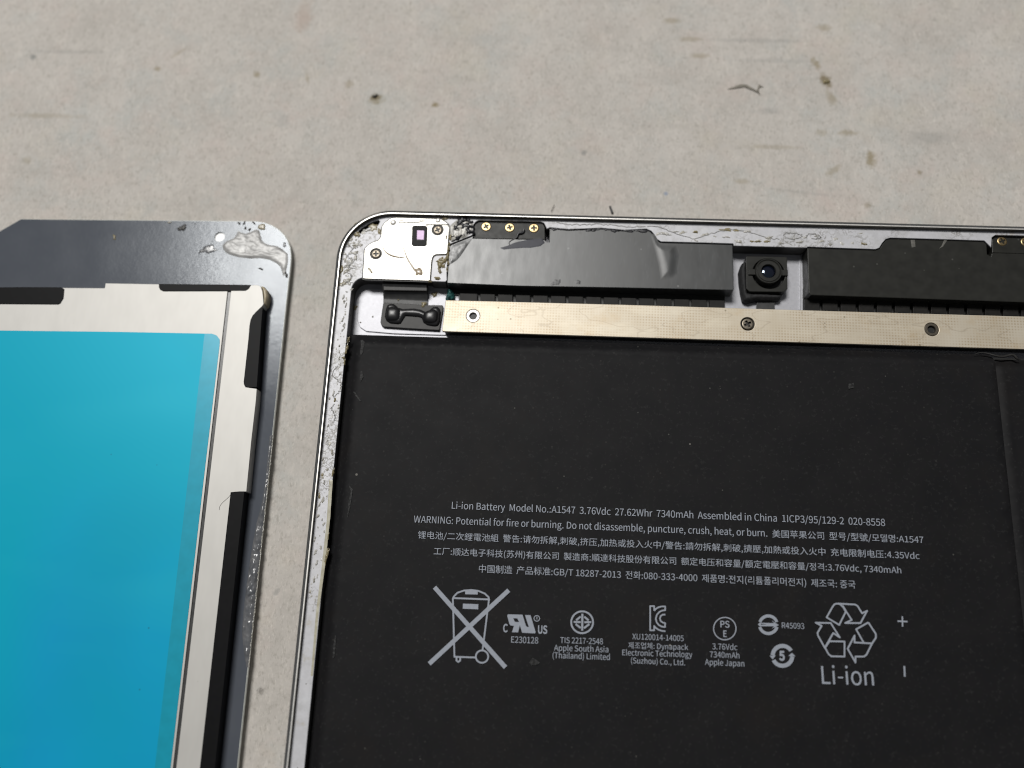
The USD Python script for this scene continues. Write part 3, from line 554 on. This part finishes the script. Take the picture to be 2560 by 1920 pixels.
side = [blob_poly(U(820 + a / 6.9125, 500 + b / 6.9125, BZ), r, 80 + n, 14, .4, sx, sy, an) for n, (a, b, r, sx, sy, an) in enumerate([(2050, 650, .6, .6, 1.8, -10), (2040, 760, .5, .5, 1.6, 0), (2075, 860, .5, .5, 1.4, 0), (1960, 1040, .75, 1.2, 1, 30), (1930, 1120, .6, .8, 1.3, 10), (1930, 1220, .45, .7, 1.6, 20), (1890, 1350, .5, 1.2, .8, 0), (2040, 1020, .5, .7, 1.5, 0), (2110, 640, .5, .8, 1.2, 0), (2060, 560, .35, .5, 1.6, 0), (2095, 760, .35, .5, 1.5, 0), (2065, 960, .4, .6, 1.6, 0), (2075, 1080, .4, .6, 1.4, 5), (2055, 1180, .3, .5, 1.5, 0), (1990, 1130, .4, 1, 1, 20), (1760, 1400, .3, 1.2, .7, 0), (2000, 330, .3, 1.5, .6, 15)])]
obj('yellow_bead', TAB, [inflate(p, .12, lambda q, d: LED + .0 + .42 * np.minimum(d / .3, 1) ** .6 * (.5 + .8 * meshkit.fbm(np.c_[q, q[:, :1] * 0] * 2, 3, 5))) for p in side], glue_yellow, True, label='amber bead of old glue beside the corner plate')
obj('plate_flange', PLT, slab(PG([(955, 713), (1070, 715), (1070, 720), (957, 718)], 3.2, .0), 3.0, 3.2), cable_m)

# ---- flex module in the corner pocket
MZ = 2.3
module = rnd(PG(zr(820, 680, 6.9125, [(955, 525), (1300, 545), (1700, 570), (1990, 572), (1985, 640), (1925, 1005), (1400, 975), (960, 945), (920, 915), (905, 870), (925, 720)]), MZ), .25)
FM = obj('microphone_board', TAB, slab(module, 1.6, MZ, .08), rubber, label='dark flex board under two glossy lumps')
db = zr(820, 680, 6.9125, [(1000, 640), (1025, 575), (1070, 550), (1130, 552), (1170, 575), (1210, 615), (1300, 640), (1480, 630), (1600, 650), (1690, 690), (1750, 660), (1820, 605), (1890, 600), (1935, 640), (1955, 700), (1940, 870), (1900, 935), (1840, 945), (1720, 925), (1650, 880), (1620, 800), (1560, 780), (1340, 765), (1300, 830), (1260, 895), (1210, 905), (1080, 895), (1010, 850), (980, 770)])
dbp = PG(db, MZ, .15)
ca, cb = U(820 + 1125 / 6.9125, 680 + 740 / 6.9125, MZ), U(820 + 1780 / 6.9125, 680 + 780 / 6.9125, MZ)
def dbh(q, d):
    z = MZ + .55 * np.sqrt(np.clip(1 - (1 - np.minimum(d / .9, 1)) ** 2, 0, 1))
    for c in (ca, cb):
        e = (np.abs(q - c) ** 3).sum(1) ** (1 / 3); z = z + .5 * np.sqrt(np.clip(1 - (e / 1.35) ** 2, 0, 1))
    return z
obj('epoxy_lump', FM, inflate(dbp, .11, dbh), epoxy, True)
cab = zr(820, 680, 6.9125, [(965, 265), (1720, 285), (1715, 600), (950, 560)])
cq = UP(cab, 2.3)
t = np.linspace(0, 1, 14); zz = np.interp(t, [0, .35, .6, 1], [4.2, 3.0, 2.2, 2.05]); yy = np.interp(t, [0, 1], [0, 1])
va = np.array([cq[0] + (cq[3] - cq[0]) * s for s in yy]); vb = np.array([cq[1] + (cq[2] - cq[1]) * s for s in yy]); n = len(t)
v = np.vstack([np.c_[va, zz], np.c_[vb, zz]]); i = np.arange(n - 1)
obj('flex_cable', FM, (v, np.vstack([np.c_[i, i + 1, n + i + 1], np.c_[i, n + i + 1, n + i]])), cable_m, True)
obj('cable_block', TAB, slab(PG([(957, 705), (1068, 707), (1068, 728), (958, 726)], 3.8), 2.2, 3.8, .15), rubber)
pt = PG([(1079, 655), (1114, 655), (1114.5, 699), (1112, 702.5), (1081, 702), (1078, 699)], LED, .1)
obj('green_wire_tape', TAB, inflate(blob_poly(U(1124, 735, 2.8), 1.0, 77, 16, .3, .8, 1.5, 0), .15, lambda q, d: 1.7 + 1.3 * np.minimum(d / .6, 1) ** .6 * (.5 + meshkit.fbm(np.c_[q, q[:, :1] * 0] * 2, 3))), green_m, True)
obj('dirt_crumb', TAB, [inflate(blob_poly(U(820 + a / 6.9125, 680 + b / 6.9125, 2.0), r, 90 + n, 10, .5), .1, dome_h(z, .3, r)) for n, (a, b, r, z) in enumerate([(1660, 570, .55, 2.25), (1840, 380, .5, 1.6), (555, 860, .2, 1.6), (1215, 490, .22, 2.1), (765, 760, .16, 1.6), (450, 590, .5, 1.3)])], glue_yellow, True)

# ---- battery: two pouch cells
BT = 4.45
seam = 126.35
def cell(x0, x1, y1, fl0, fl1, y0=-126):
    p = rnd(box(x0, y0, x1, y1), .8)
    def h(q, d):
        e = np.minimum.reduce([(q[:, 0] - x0 + (.70 * fl0 if fl0 < 2 else 0)) / fl0, (x1 - q[:, 0] + (.70 * fl1 if fl1 < 2 else 0)) / fl1, (y1 - q[:, 1]) / 2.1, (q[:, 1] - y0) / 3])
        t = np.clip(e, 0, 1); s = t * t * (3 - 2 * t)
        wv = (meshkit.fbm(np.c_[q / 9, q[:, :1] * 0], 3, 11) - .5) * .07 + (meshkit.fbm(np.c_[q[:, 0] / 2.5, q[:, 1] / 9, q[:, 0] * 0], 3, 12) - .5) * .12 * np.exp(-np.minimum((q[:, 0] - x0), 30) / 6)
        rim = .10 * np.exp(-((np.minimum((q[:, 0] - x0) / fl0, (y1 - q[:, 1]) / 2.1) - 1.05) / .16) ** 2)
        return BT - 1.35 + 1.35 * s + (wv + rim) * np.clip(e, 0, 1)
    return inflate(p, .8, h, 1.35)
BAT = obj('battery', TAB, cell(3.55, seam, -25.5, 2.6, .9), pouch, True, label='black pouch battery printed with grey lettering')
obj('battery_cell', BAT, cell(seam + .02, W_ - 3.6, -26.4, .8, 2.6), pouch, True)
obj('battery_base', BAT, slab(box(3.6, -126, W_ - 3.6, -25.9), 1.32, 2.6), dark)
# the bright silver floor seen above the battery's top edge curve is the cavity floor; scuffs near the battery's left edge
for pts in (zr(820, 680, 6.9125, [(565, 1180), (600, 1175), (640, 1215), (620, 1290), (610, 1390), (570, 1440), (555, 1380), (575, 1290)]),
            zr(780, 850, 6.9125, [(845, 540), (870, 540), (890, 640), (835, 735), (825, 680)]), zr(780, 850, 6.9125, [(715, 895), (745, 900), (850, 1060), (825, 1060), (750, 960)]),
            zr(300, 1100, 2.0234, [(1158, 228), (1178, 250), (1165, 340), (1150, 400), (1155, 320), (1168, 260)]), zr(1920, 500, 3.456, [(690, 1590), (740, 1580), (745, 1620), (695, 1635)]),
            zr(1100, 1420, 5.53, [(1230, 1310), (1280, 1240), (1330, 1270), (1385, 1310), (1350, 1340), (1260, 1345)]), zr(700, 1500, 3.95, [(545, 345), (558, 360), (540, 560), (520, 580), (528, 450)])):
    p = PG(pts, BT + .05, .02)
    obj('scuff', BAT, inflate(p, .2, lambda q, d: BT + .15 + .02 * np.minimum(d / .2, 1)), scuff_m, True)
obj('lifted_edge', BAT, [sweep(spline(np.c_[UP([(2440, 884), (2490, 889), (2512, 891), (2535, 889), (2542, 896), (2552, 897)], BT), [BT - .5, BT - .1, BT + .05, BT + .05, BT, BT - .2]], 30), np.interp(np.linspace(0, 1, 30), [0, .4, .9, 1], [.05, .2, .25, .1]), 8)], rubber, True)

# ---- printing on the battery
PZ = BT + .17
FONTS = glob.glob('/opt/blender-*/*/datafiles/fonts/Noto Sans CJK Regular.woff2') or glob.glob('/opt/blender-*/*/datafiles/fonts/Inter.woff2')
FONT = ImageFont.truetype(FONTS[0], 60)
CAP = -FONT.getbbox('H', anchor='ls')[1]
def glyphs(text, stroke=0):
    x0, y0, x1, y1 = FONT.getbbox(text, anchor='ls', stroke_width=stroke)
    im = Image.new('L', (x1 - x0 + 8, y1 - y0 + 8)); ImageDraw.Draw(im).text((4 - x0, 4 - y0), text, 255, font=FONT, anchor='ls', stroke_width=stroke)
    on = np.pad(np.asarray(im) > 120, ((0, 0), (1, 1))).astype(np.int8); d = np.diff(on, axis=1)
    r, s = np.nonzero(d == 1); e = np.nonzero(d == -1)[1]
    sh = unary_union(shapely.box(s, -r - 1, e, -r)).buffer(.55, quad_segs=2).buffer(-.55, quad_segs=2).simplify(.5)
    return affinity.translate(sh, x0 - 4, 4 - y0), x0, x1
def text(name, s, left, right, cap, parent=None, stroke=0):
    """lettering whose baseline runs between two photo positions; cap: height of the capitals in photo pixels"""
    sh, a, b = glyphs(s, stroke)
    A, B = U(*left, PZ), U(*right, PZ); ex = (B - A) / (b - a); e = (B - A) / np.linalg.norm(B - A)
    hh = np.linalg.norm(U(left[0], left[1] - cap, PZ) - A) / CAP; ey = np.array([-e[1], e[0]]) * hh
    o = A - ex * a
    sh = affinity.affine_transform(sh, [ex[0], ey[0], ex[1], ey[1], o[0], o[1]])
    return obj(name, BAT, flat(sh.buffer(0), PZ), ink, False)
text('printed_line', 'Li-ion Battery  Model No.:A1547  3.76Vdc  27.62Whr  7340mAh  Assembled in China  1ICP3/95/129-2  020-8558', (1127, 1271.5), (2214, 1315), 17)
text('printed_line', 'WARNING: Potential for fire or burning. Do not disassemble, puncture, crush, heat, or burn.', (1033.5, 1306), (1920, 1341.5), 17)
text('printed_line', '美国苹果公司  型号/型號/모델명:A1547', (1930, 1342), (2310, 1357.5), 15.5)
text('printed_line', '锂电池/二次鋰電池組  警告:请勿拆解,刺破,挤压,加热或投入火中/警告:請勿拆解,刺破,擠壓,加熱或投入火中  充电限制电压:4.35Vdc', (1043.5, 1344.5), (2300, 1397.5), 15)
text('printed_line', '工厂:顺达电子科技(苏州)有限公司  製造商:順達科技股份有限公司  额定电压和容量/額定電壓和容量/정격:3.76Vdc, 7340mAh', (1083, 1385), (2255, 1433.5), 15)
text('printed_line', '中国制造  产品标准:GB/T 18287-2013  전화:080-333-4000  제품명:전지(리튬폴리머전지)  제조국: 중국', (1195, 1429.5), (2140, 1470), 16)
text('printed_line', 'E230128', (1276, 1606.3), (1346, 1609), 15.5)
text('printed_line', 'TIS 2217-2548', (1400, 1607.3), (1508, 1611), 14.5)
text('printed_line', 'Apple South Asia', (1385, 1626.5), (1522.5, 1631), 14.5)
text('printed_line', '(Thailand) Limited', (1380, 1645), (1526, 1650), 14.5)
text('printed_line', 'XU120014-14005', (1580.5, 1598), (1710, 1603), 14)
text('printed_line', '제조업체: Dynapack', (1570, 1620), (1720.5, 1625), 13.5)
text('printed_line', 'Electronic Technology', (1554, 1638), (1731, 1643.5), 14)
text('printed_line', '(Suzhou) Co., Ltd.', (1576, 1658), (1714, 1663.5), 14)
text('printed_line', 'PS', (1799, 1568), (1825, 1569), 16, stroke=1)
text('printed_line', 'E', (1806.5, 1592), (1818, 1592.5), 16, stroke=1)
text('printed_line', '3.76Vdc', (1780.5, 1623), (1844, 1625.5), 14.5)
text('printed_line', '7340mAh', (1774, 1643), (1850, 1646), 14.5)
text('printed_line', 'Apple Japan', (1762.5, 1662), (1862.5, 1666.5), 14.5)
text('printed_line', 'R45093', (1953, 1570), (2011.5, 1572.5), 14)
text('printed_line', 'Li-ion', (2050, 1709.5), (2190, 1714), 44.5)
text('printed_line', 'C', (1256.5, 1579.5), (1269.5, 1580), 19, stroke=2)
text('printed_line', 'US', (1343, 1583), (1369, 1583.8), 19, stroke=2)
text('printed_line', '5', (1947.5, 1650), (1963.5, 1650.5), 22, stroke=3)
text('printed_line', 'R', (1339.5, 1549), (1344.5, 1549.2), 7)
def strokes(lines, w):
    return unary_union([LineString(UP(l, PZ)).buffer(w / 2, cap_style=2, join_style=1, quad_segs=4) for l in lines])
def ell(cx, cy, r, a0=0, a1=360, n=40, ry=None):
    a = np.radians(np.linspace(a0, a1, n)); return [(cx + r * math.cos(t), cy + (ry or r) * math.sin(t)) for t in a]
def symbol(name, shape): obj(name, BAT, flat(shape, PZ), ink, False)
PXM = .0735   # mm per photo pixel on the label
Z5 = lambda p: zr(1000, 1220, 3.072, p)
symbol('crossed_bin', unary_union([
    strokes([[(1086.3, 1468), (1263.7, 1668.5)], [(1271.8, 1475.5), (1073, 1659.5)]], 10.5 * PXM),
    strokes([Z5([(405, 852), (412, 835), (440, 805), (490, 788), (545, 783), (600, 790), (650, 810), (680, 838), (686, 862)]), Z5([(405, 845), (686, 856)]), Z5([(406, 850), (418, 1296), (580, 1302)]), Z5([(683, 860), (634, 1245)]),
             ell(1205, 1641.5, 15.5), Z5([(436, 1298), (433, 1325), (448, 1336), (462, 1325), (462, 1300)])], 4.0 * PXM),
    PG(Z5([(500, 786), (597, 788), (597, 818), (500, 816)]), PZ), PG(Z5([(483, 888), (602, 892), (600, 932), (482, 927)]), PZ)]))
Zu = lambda p: zr(1100, 1420, 5.53, p)
symbol('component_mark', PG(Zu([(945, 640), (1140, 645), (1187, 795), (1200, 813), (1228, 815), (1175, 650), (1252, 652), (1322, 888), (1312, 905), (1135, 895), (1104, 790), (1080, 890), (995, 888), (1022, 800), (978, 795), (960, 775), (930, 665), (932, 648)]), PZ).difference(PG(Zu([(1012, 694), (1068, 697), (1095, 748), (1036, 744)]), PZ)))
symbol('registered_ring', strokes([ell(1342, 1546, 7)], 1.8 * PXM))
symbol('standards_mark', unary_union([strokes([ell(1455.3, 1555.6, 27.3)], 4.2 * PXM), strokes([Zu([(1968, 632), (1966, 866)])], 5 * PXM), strokes([Zu([(1848, 745), (1945, 748)]), Zu([(1995, 750), (2090, 748)])], 4.6 * PXM),
    strokes([Zu([(1945, 672), (1882, 722)]), Zu([(1995, 672), (2055, 725)]), Zu([(1875, 775), (1945, 830)]), Zu([(2065, 775), (1990, 832)])], 4.6 * PXM)]))
Zk = lambda p: zr(1540, 1480, 11.06, p)
symbol('letter_mark', strokes([Zk([(1055, 520), (1055, 390), (945, 390), (945, 1060), (1055, 1060), (1055, 940), (1110, 1000), (1180, 1045), (1270, 1075), (1370, 1085)]), Zk([(1055, 520), (1110, 460), (1180, 420), (1260, 400), (1360, 400), (1360, 505), (1280, 512), (1200, 550), (1130, 630), (1100, 730), (1120, 830), (1180, 910), (1260, 955), (1355, 970), (1360, 860), (1290, 845), (1235, 800), (1215, 730), (1235, 665), (1290, 628), (1365, 625)])], 3.6 * PXM))
symbol('circle_mark', strokes([ell(1812, 1571.5, 28)], 2.6 * PXM))
Zb = lambda p: zr(1870, 1500, 8.294, p)
symbol('inspection_mark', unary_union([strokes([ell(1870 + 422 / 8.294, 1500 + 515 / 8.294, 22.2, 198, 342), ell(1870 + 422 / 8.294, 1500 + 510 / 8.294, 22.2, 15, 165)], 7.2 * PXM),
    PG(Zb([(205, 505), (240, 470), (540, 480), (490, 425), (640, 520), (495, 595), (540, 545), (240, 545)]), PZ).difference(PG(Zb([(265, 490), (390, 505), (270, 515)]), PZ))]))
symbol('recycling_ring', unary_union([strokes([ell(1870 + 715 / 8.294, 1500 + 1155 / 8.294, 24.5, 182, 330), ell(1870 + 715 / 8.294, 1500 + 1160 / 8.294, 24.5, 2, 155)], 9.2 * PXM),
    PG(Zb([(448, 1155), (578, 1150), (510, 1230)]), PZ), PG(Zb([(985, 1165), (835, 1160), (910, 1095)]), PZ)]))
Zr = lambda p: zr(2000, 1480, 6.38, p)
symbol('recycling_arrows', strokes([Zr([(625, 525), (425, 405), (520, 235), (550, 195), (590, 185), (640, 195), (690, 245), (730, 315), (625, 525)]), Zr([(600, 185), (880, 200), (920, 225), (990, 340), (1070, 300), (965, 495), (720, 495), (825, 445), (730, 300), (680, 215)]),
    Zr([(250, 490), (490, 495), (635, 725), (530, 655), (395, 890), (285, 690), (280, 650), (345, 540), (250, 490)]), Zr([(470, 785), (710, 790), (710, 1030), (500, 1025), (455, 990), (400, 890), (470, 785)]),
    Zr([(1090, 485), (895, 595), (1020, 815)]), Zr([(1090, 485), (1210, 670), (1210, 730), (1150, 820), (870, 805), (870, 695), (760, 905), (885, 1125), (885, 1030), (1020, 1030), (1060, 1000), (1150, 820)])], 4.0 * PXM))
symbol('plus_mark', strokes([Zr([(1555, 465), (1715, 472)]), Zr([(1632, 388), (1636, 552)])], 3.6 * PXM))
symbol('minus_mark', strokes([Zr([(1663, 1180), (1672, 1350)])], 4.2 * PXM))

# ------------------------------------------------------------------ the lifted display, lying face down
GZ, FZ = 1.5, 4.1
DSP = thing('display_panel', 'removed display lying face down, grey glass border and bright blue backing film', 'display', tuple(U(250, 1300, 0)) + (0,))
gl_px = [(-760, 1010), (52, 546), (642, 552), (662, 555.5), (680, 562), (698, 573), (712, 587), (721, 602), (727, 620), (729, 640), (728, 660), (715, 778), (595, 1920), (560, 2260), (-900, 2260)]
gl = PG(gl_px, GZ)
gl = gl.buffer(-.3, join_style=2).buffer(.3, quad_segs=8)
cam_hole = Point(*U(549, 592, GZ)).buffer(1.05)
GL = obj('cover_glass', DSP, slab(gl.difference(cam_hole), .15, GZ - .02, steps=[(.9, .12), (.35, .5), (0, 1.05), (0, GZ - .2), (.16, GZ - .02)]), glass_edge, 50)
obj('painted_border', GL, flat(gl.buffer(-.2).difference(cam_hole), GZ), glass_m, False)
obj('camera_window', GL, flat(cam_hole.buffer(.05), 1.2), mat('clear_window', (.80, .80, .80), .3), False)
# frame, plates, tapes
groove_top, groove_bot = (568.5, 727), (431.5, 1920)
def edge(p, q, y): t = (y - p[1]) / (q[1] - p[1]); return (p[0] + (q[0] - p[0]) * t, y)
gb = edge(groove_top, groove_bot, 2260)
back = PG([(-900, 725), (0, 719), (150, 719), (261, 719.8), (263, 707.5), (397, 710), (566, 713), groove_top, groove_bot, gb, (-1000, 2260)], FZ, .05)
rail = PG([(577.5, 727), (572, 713), (628, 713.5), (636, 712), (646, 713), (652, 717), (656, 728), (658, 745), (659, 760), (655, 766), (640, 780), (632, 789), (627, 800), (624, 815), (620, 870), (610, 960), (614, 968), (642, 972), (640, 1000), (628.6, 1100), (616, 1229), (598, 1229), (577, 1231), (500, 1920), edge((577, 1231), (500, 1920), 2260), (gb[0] + 9, 2260), (groove_bot[0] + 9, 1920)], FZ, .04)
FR = obj('back_plate', DSP, slab(back, GZ + .02, FZ - .12, .06), frame_m)
RL = obj('side_rail', DSP, slab(rail, GZ + .02, FZ, .06), frame_m)
obj('groove_floor', DSP, slab(PG([(560, 716), (585, 716), (445, 1920), (445 - 40, 2260), (370, 2260), (425, 1920)], FZ - 1, .0), GZ + .02, FZ - .35), cable_m)
tp = [([(-400, 722), (60, 717.5), (152, 718), (160, 722), (158, 745), (150, 758), (144, 760.5), (0, 759.5), (-400, 762)], FZ + .04),
      ([(397, 709.5), (628, 712), (622, 722), (614, 727), (408, 727.5), (400, 724), (397, 718)], FZ + .05),
      ([(657, 766), (654, 800), (642, 968), (618, 968), (611, 964), (609, 955), (626, 800), (632, 788), (645, 776)], FZ + .05),
      ([(616, 1229.5), (586, 1229.5), (579, 1232), (576, 1240), (500, 1920), (470, 2260), (505, 2260), (537, 1920), (566, 1650), (600, 1330), (611, 1229.5)], FZ + .05)]
for n, (pts, z) in enumerate(tp):
    obj('black_tape', DSP, slab(PG(pts, z, .12), GZ + .01 if n else FZ - .3, z, .04), tape_m)
obj('corner_bead', RL, inflate(PG([(650, 712), (660, 716), (668, 726), (669, 742), (664, 760), (658, 764), (658, 742), (655, 724)], FZ - .4, .1), .15, lambda q, d: FZ - .9 + .7 * np.sqrt(np.clip(1 - (1 - np.minimum(d / .5, 1)) ** 2, 0, 1)), GZ), bead_m, True)
fl_l = lambda y: edge((511, 835), (386.5, 1920), y)
film = rnd(PG([(-900, 833), (0, 826), (300, 829.5), (530, 834), (541, 838), (549, 848), (549, 858), (508, 1205), (426, 1920), edge((508, 1205), (426, 1920), 2260), (-1000, 2260)], FZ), .5)
strip_f = Polygon(UP([fl_l(780), (700, 780), (700, 2300), fl_l(2300)], FZ)).intersection(film)
FL = obj('blue_film', DSP, inflate(film.difference(strip_f.buffer(-.02)), 2.0, lambda q, d: FZ - .07 + .10 * (meshkit.fbm(np.c_[q / 24, q[:, :1] * 0], 2, 31) - .5) * np.minimum(d / 12, 1)), film_m, True)
obj('film_edge', FL, flat(strip_f, FZ - .066), film2_m, False, label='darker teal band along the film edge')
# peeled adhesive, crumbs and splinters on the glass
rp = zr(460, 520, 6.9125, [(670, 690), (668, 640), (720, 585), (860, 520), (900, 470), (935, 395), (1000, 430), (1070, 445), (1180, 400), (1240, 372), (1300, 385), (1325, 470), (1345, 560), (1400, 610), (1480, 640), (1600, 655), (1700, 710), (1790, 790), (1800, 900), (1785, 1000), (1760, 1120), (1715, 1190), (1690, 1080), (1660, 1010), (1590, 950), (1480, 895), (1300, 865), (1160, 875), (960, 855), (800, 810), (720, 770)])
rpp = PG(rp, GZ, .06)
obj('peeled_adhesive', GL, inflate(rpp, .2, lambda q, d: GZ + .01 + .34 * np.minimum(d / .5, 1) ** .7 * (.45 + .65 * np.abs(2 * meshkit.fbm(np.c_[q[:, 0] * .35 + q[:, 1] * .3, q[:, 1] * .8, q[:, 0] * 0], 4, 9) - 1) ** .7)), residue_m, True, label='torn pale grey adhesive patch on the glass corner')
ds = [(668, 1090, 684, 1.0), ]
rs = [(683, 1085), (674, 1090), (664, 1200), (655, 1255), (641, 1310), (632, 1360), (626, 1396), (616, 1466), (609, 1530), (605, 1575), (609, 1625), (616, 1668)]
re_ = [(x + 1.5, y) for x, y in [edge((715, 778), (595, 1920), y) for y in (1668, 1600, 1500, 1400, 1300, 1200, 1085)]]
rsp = PG([(x, y) for x, y in rs] + [(x - 2.5, y) for x, y in re_], GZ, .03)
obj('peeled_adhesive', GL, inflate(rsp, .22, lambda q, d: GZ + .01 + .5 * np.minimum(d / .35, 1) * (.25 + 1.3 * np.abs(2 * meshkit.fbm(np.c_[q[:, 0] * .8, q[:, 1] * .55, q[:, 0] * 0], 4, 19) - 1))), residue_dark, True, label='crumpled dark adhesive along the right glass edge')
gs = np.random.default_rng(5); sh = []
for y in np.linspace(1095, 1690, 80):
    x = edge((715, 778), (595, 1920), y)[0] + .5 + gs.uniform(-1.2, .6)
    p = blob_poly(U(x, y, GZ), gs.uniform(.07, .17), int(y * 7), 8, .5, .7, 2.2, gs.uniform(-20, 20))
    sh.append(inflate(p, .1, lambda q, d: GZ + .05 + .25 * np.minimum(d / .12, 1)))
obj('glass_splinters', GL, sh, glue_white, True, kind='stuff', label='tiny chips along the broken glass edge')
for px, py, r, sx, sy, a, m in [(456, 569, .8, 1.1, .8, 20, crumb_m), (450, 573, .45, 1, 1, 0, crumb_m), (655, 568, .75, 1, .8, -35, glue_yellow), (519, 623, 1.35, 1.2, .55, 12, residue_dark), (598, 559, .3, .8, 1.2, 20, crumb_m), (610, 558, .3, .7, 1.3, -20, crumb_m), (614, 570, .33, .9, 1, 0, crumb_m), (624, 574, .33, 1, .9, 0, crumb_m), (634, 557, .35, 1.5, .5, -35, crumb_m), (286, 594, .45, .7, 1.4, 20, glue_yellow), (651, 672, .3, 1.6, .6, -20, crumb_m), (716, 688, .4, .7, 1.5, 15, crumb_m), (711, 612, .4, .7, 1.5, 15, residue_dark), (424, 556, .3, 1.5, .6, 0, glue_white), (489, 560, .15, 1, 1, 0, crumb_m)]:
    obj('glass_speck', GL, inflate(blob_poly(U(px, py, GZ), r, int(px * 3 + py), 12, .45, sx, sy, a), max(.08, r / 8), dome_h(GZ + .005, .18 if r < 1 else .1, r * .5)), m, True)

# ------------------------------------------------------------------ small loose things on the paper
p = np.c_[UP([(1524, 515), (1531, 532)], .25), [.3, .25]]
tg = (p[1] - p[0])[:2]; tg /= np.linalg.norm(tg); nn = np.array([-tg[1], tg[0]]) * .2
chip = Polygon([p[0, :2] - nn * .6, p[0, :2] + nn * 1.2, p[1, :2] + nn * 1.1, p[1, :2] - nn])
c = obj('plastic_sliver', '/World', slab(chip, .0, .35, .08), epoxy); cd(stage.GetPrimAtPath(c), label='tiny glossy black sliver on the paper just above the tablet rim', category='sliver')
s = spline(np.c_[UP([(1386, 512), (1382, 520), (1378, 529)], .1), [.1, .14, .1]], 14)
c = obj('hair', '/World', [sweep(s, .05, 6)], hair_m, True); cd(stage.GetPrimAtPath(c), label='short thin dark hair on the paper near the tablet rim', category='hair')
s = spline(np.c_[UP([(548, 1275), (552, 1262), (566, 1248), (577, 1236)], FZ), np.full(4, FZ + .06)], 20)
c = obj('hair', '/World', [sweep(s, .022, 6)], hair_m, True); cd(stage.GetPrimAtPath(c), label='fine hair lying on the display side rail by the lower black tape', category='hair')
fp = zr(1280, 0, 1.728, [(910, 387), (950, 375), (985, 360), (1015, 362), (1045, 380), (1056, 386), (1062, 368), (1068, 358), (1078, 368), (1098, 376), (1075, 376), (1068, 384), (1075, 412), (1060, 400), (1040, 390), (1005, 376), (960, 383)])
flp = PG(fp, 0).buffer(-.1)
c = obj('paper_tear', '/World', inflate(flp, .3, lambda q, d: -.1 + .35 * np.minimum(d / .5, 1)), mat('torn_paper_shade', (.30, .275, .235), .9, 0, var=.4, scale=800, bump=3e-5, bscale=1500), True)  # dark tone paints the shadow under the curl onto the shred
cd(stage.GetPrimAtPath(c), label='curled shred of paper with its shadow painted dark on the upper part of the table', category='paper shred')
for n, (px, py, r, lab) in enumerate([(938, 240, .46, 'dark crumb on the biggest brown spot of the paper'), (2066, 203, .5, 'small brown crumb on the streaked stain at upper right')]):
    c = obj('dirt_crumb', '/World', inflate(blob_poly(U(px, py, 0), r, 40 + n, 12, .45, 1.3, .8, 20), .1, lambda q, d: -.15 + .3 * np.minimum(d / .3, 1)), crumb_m if n == 0 else glue_yellow, True)
    cd(stage.GetPrimAtPath(c), label=lab, category='crumb')
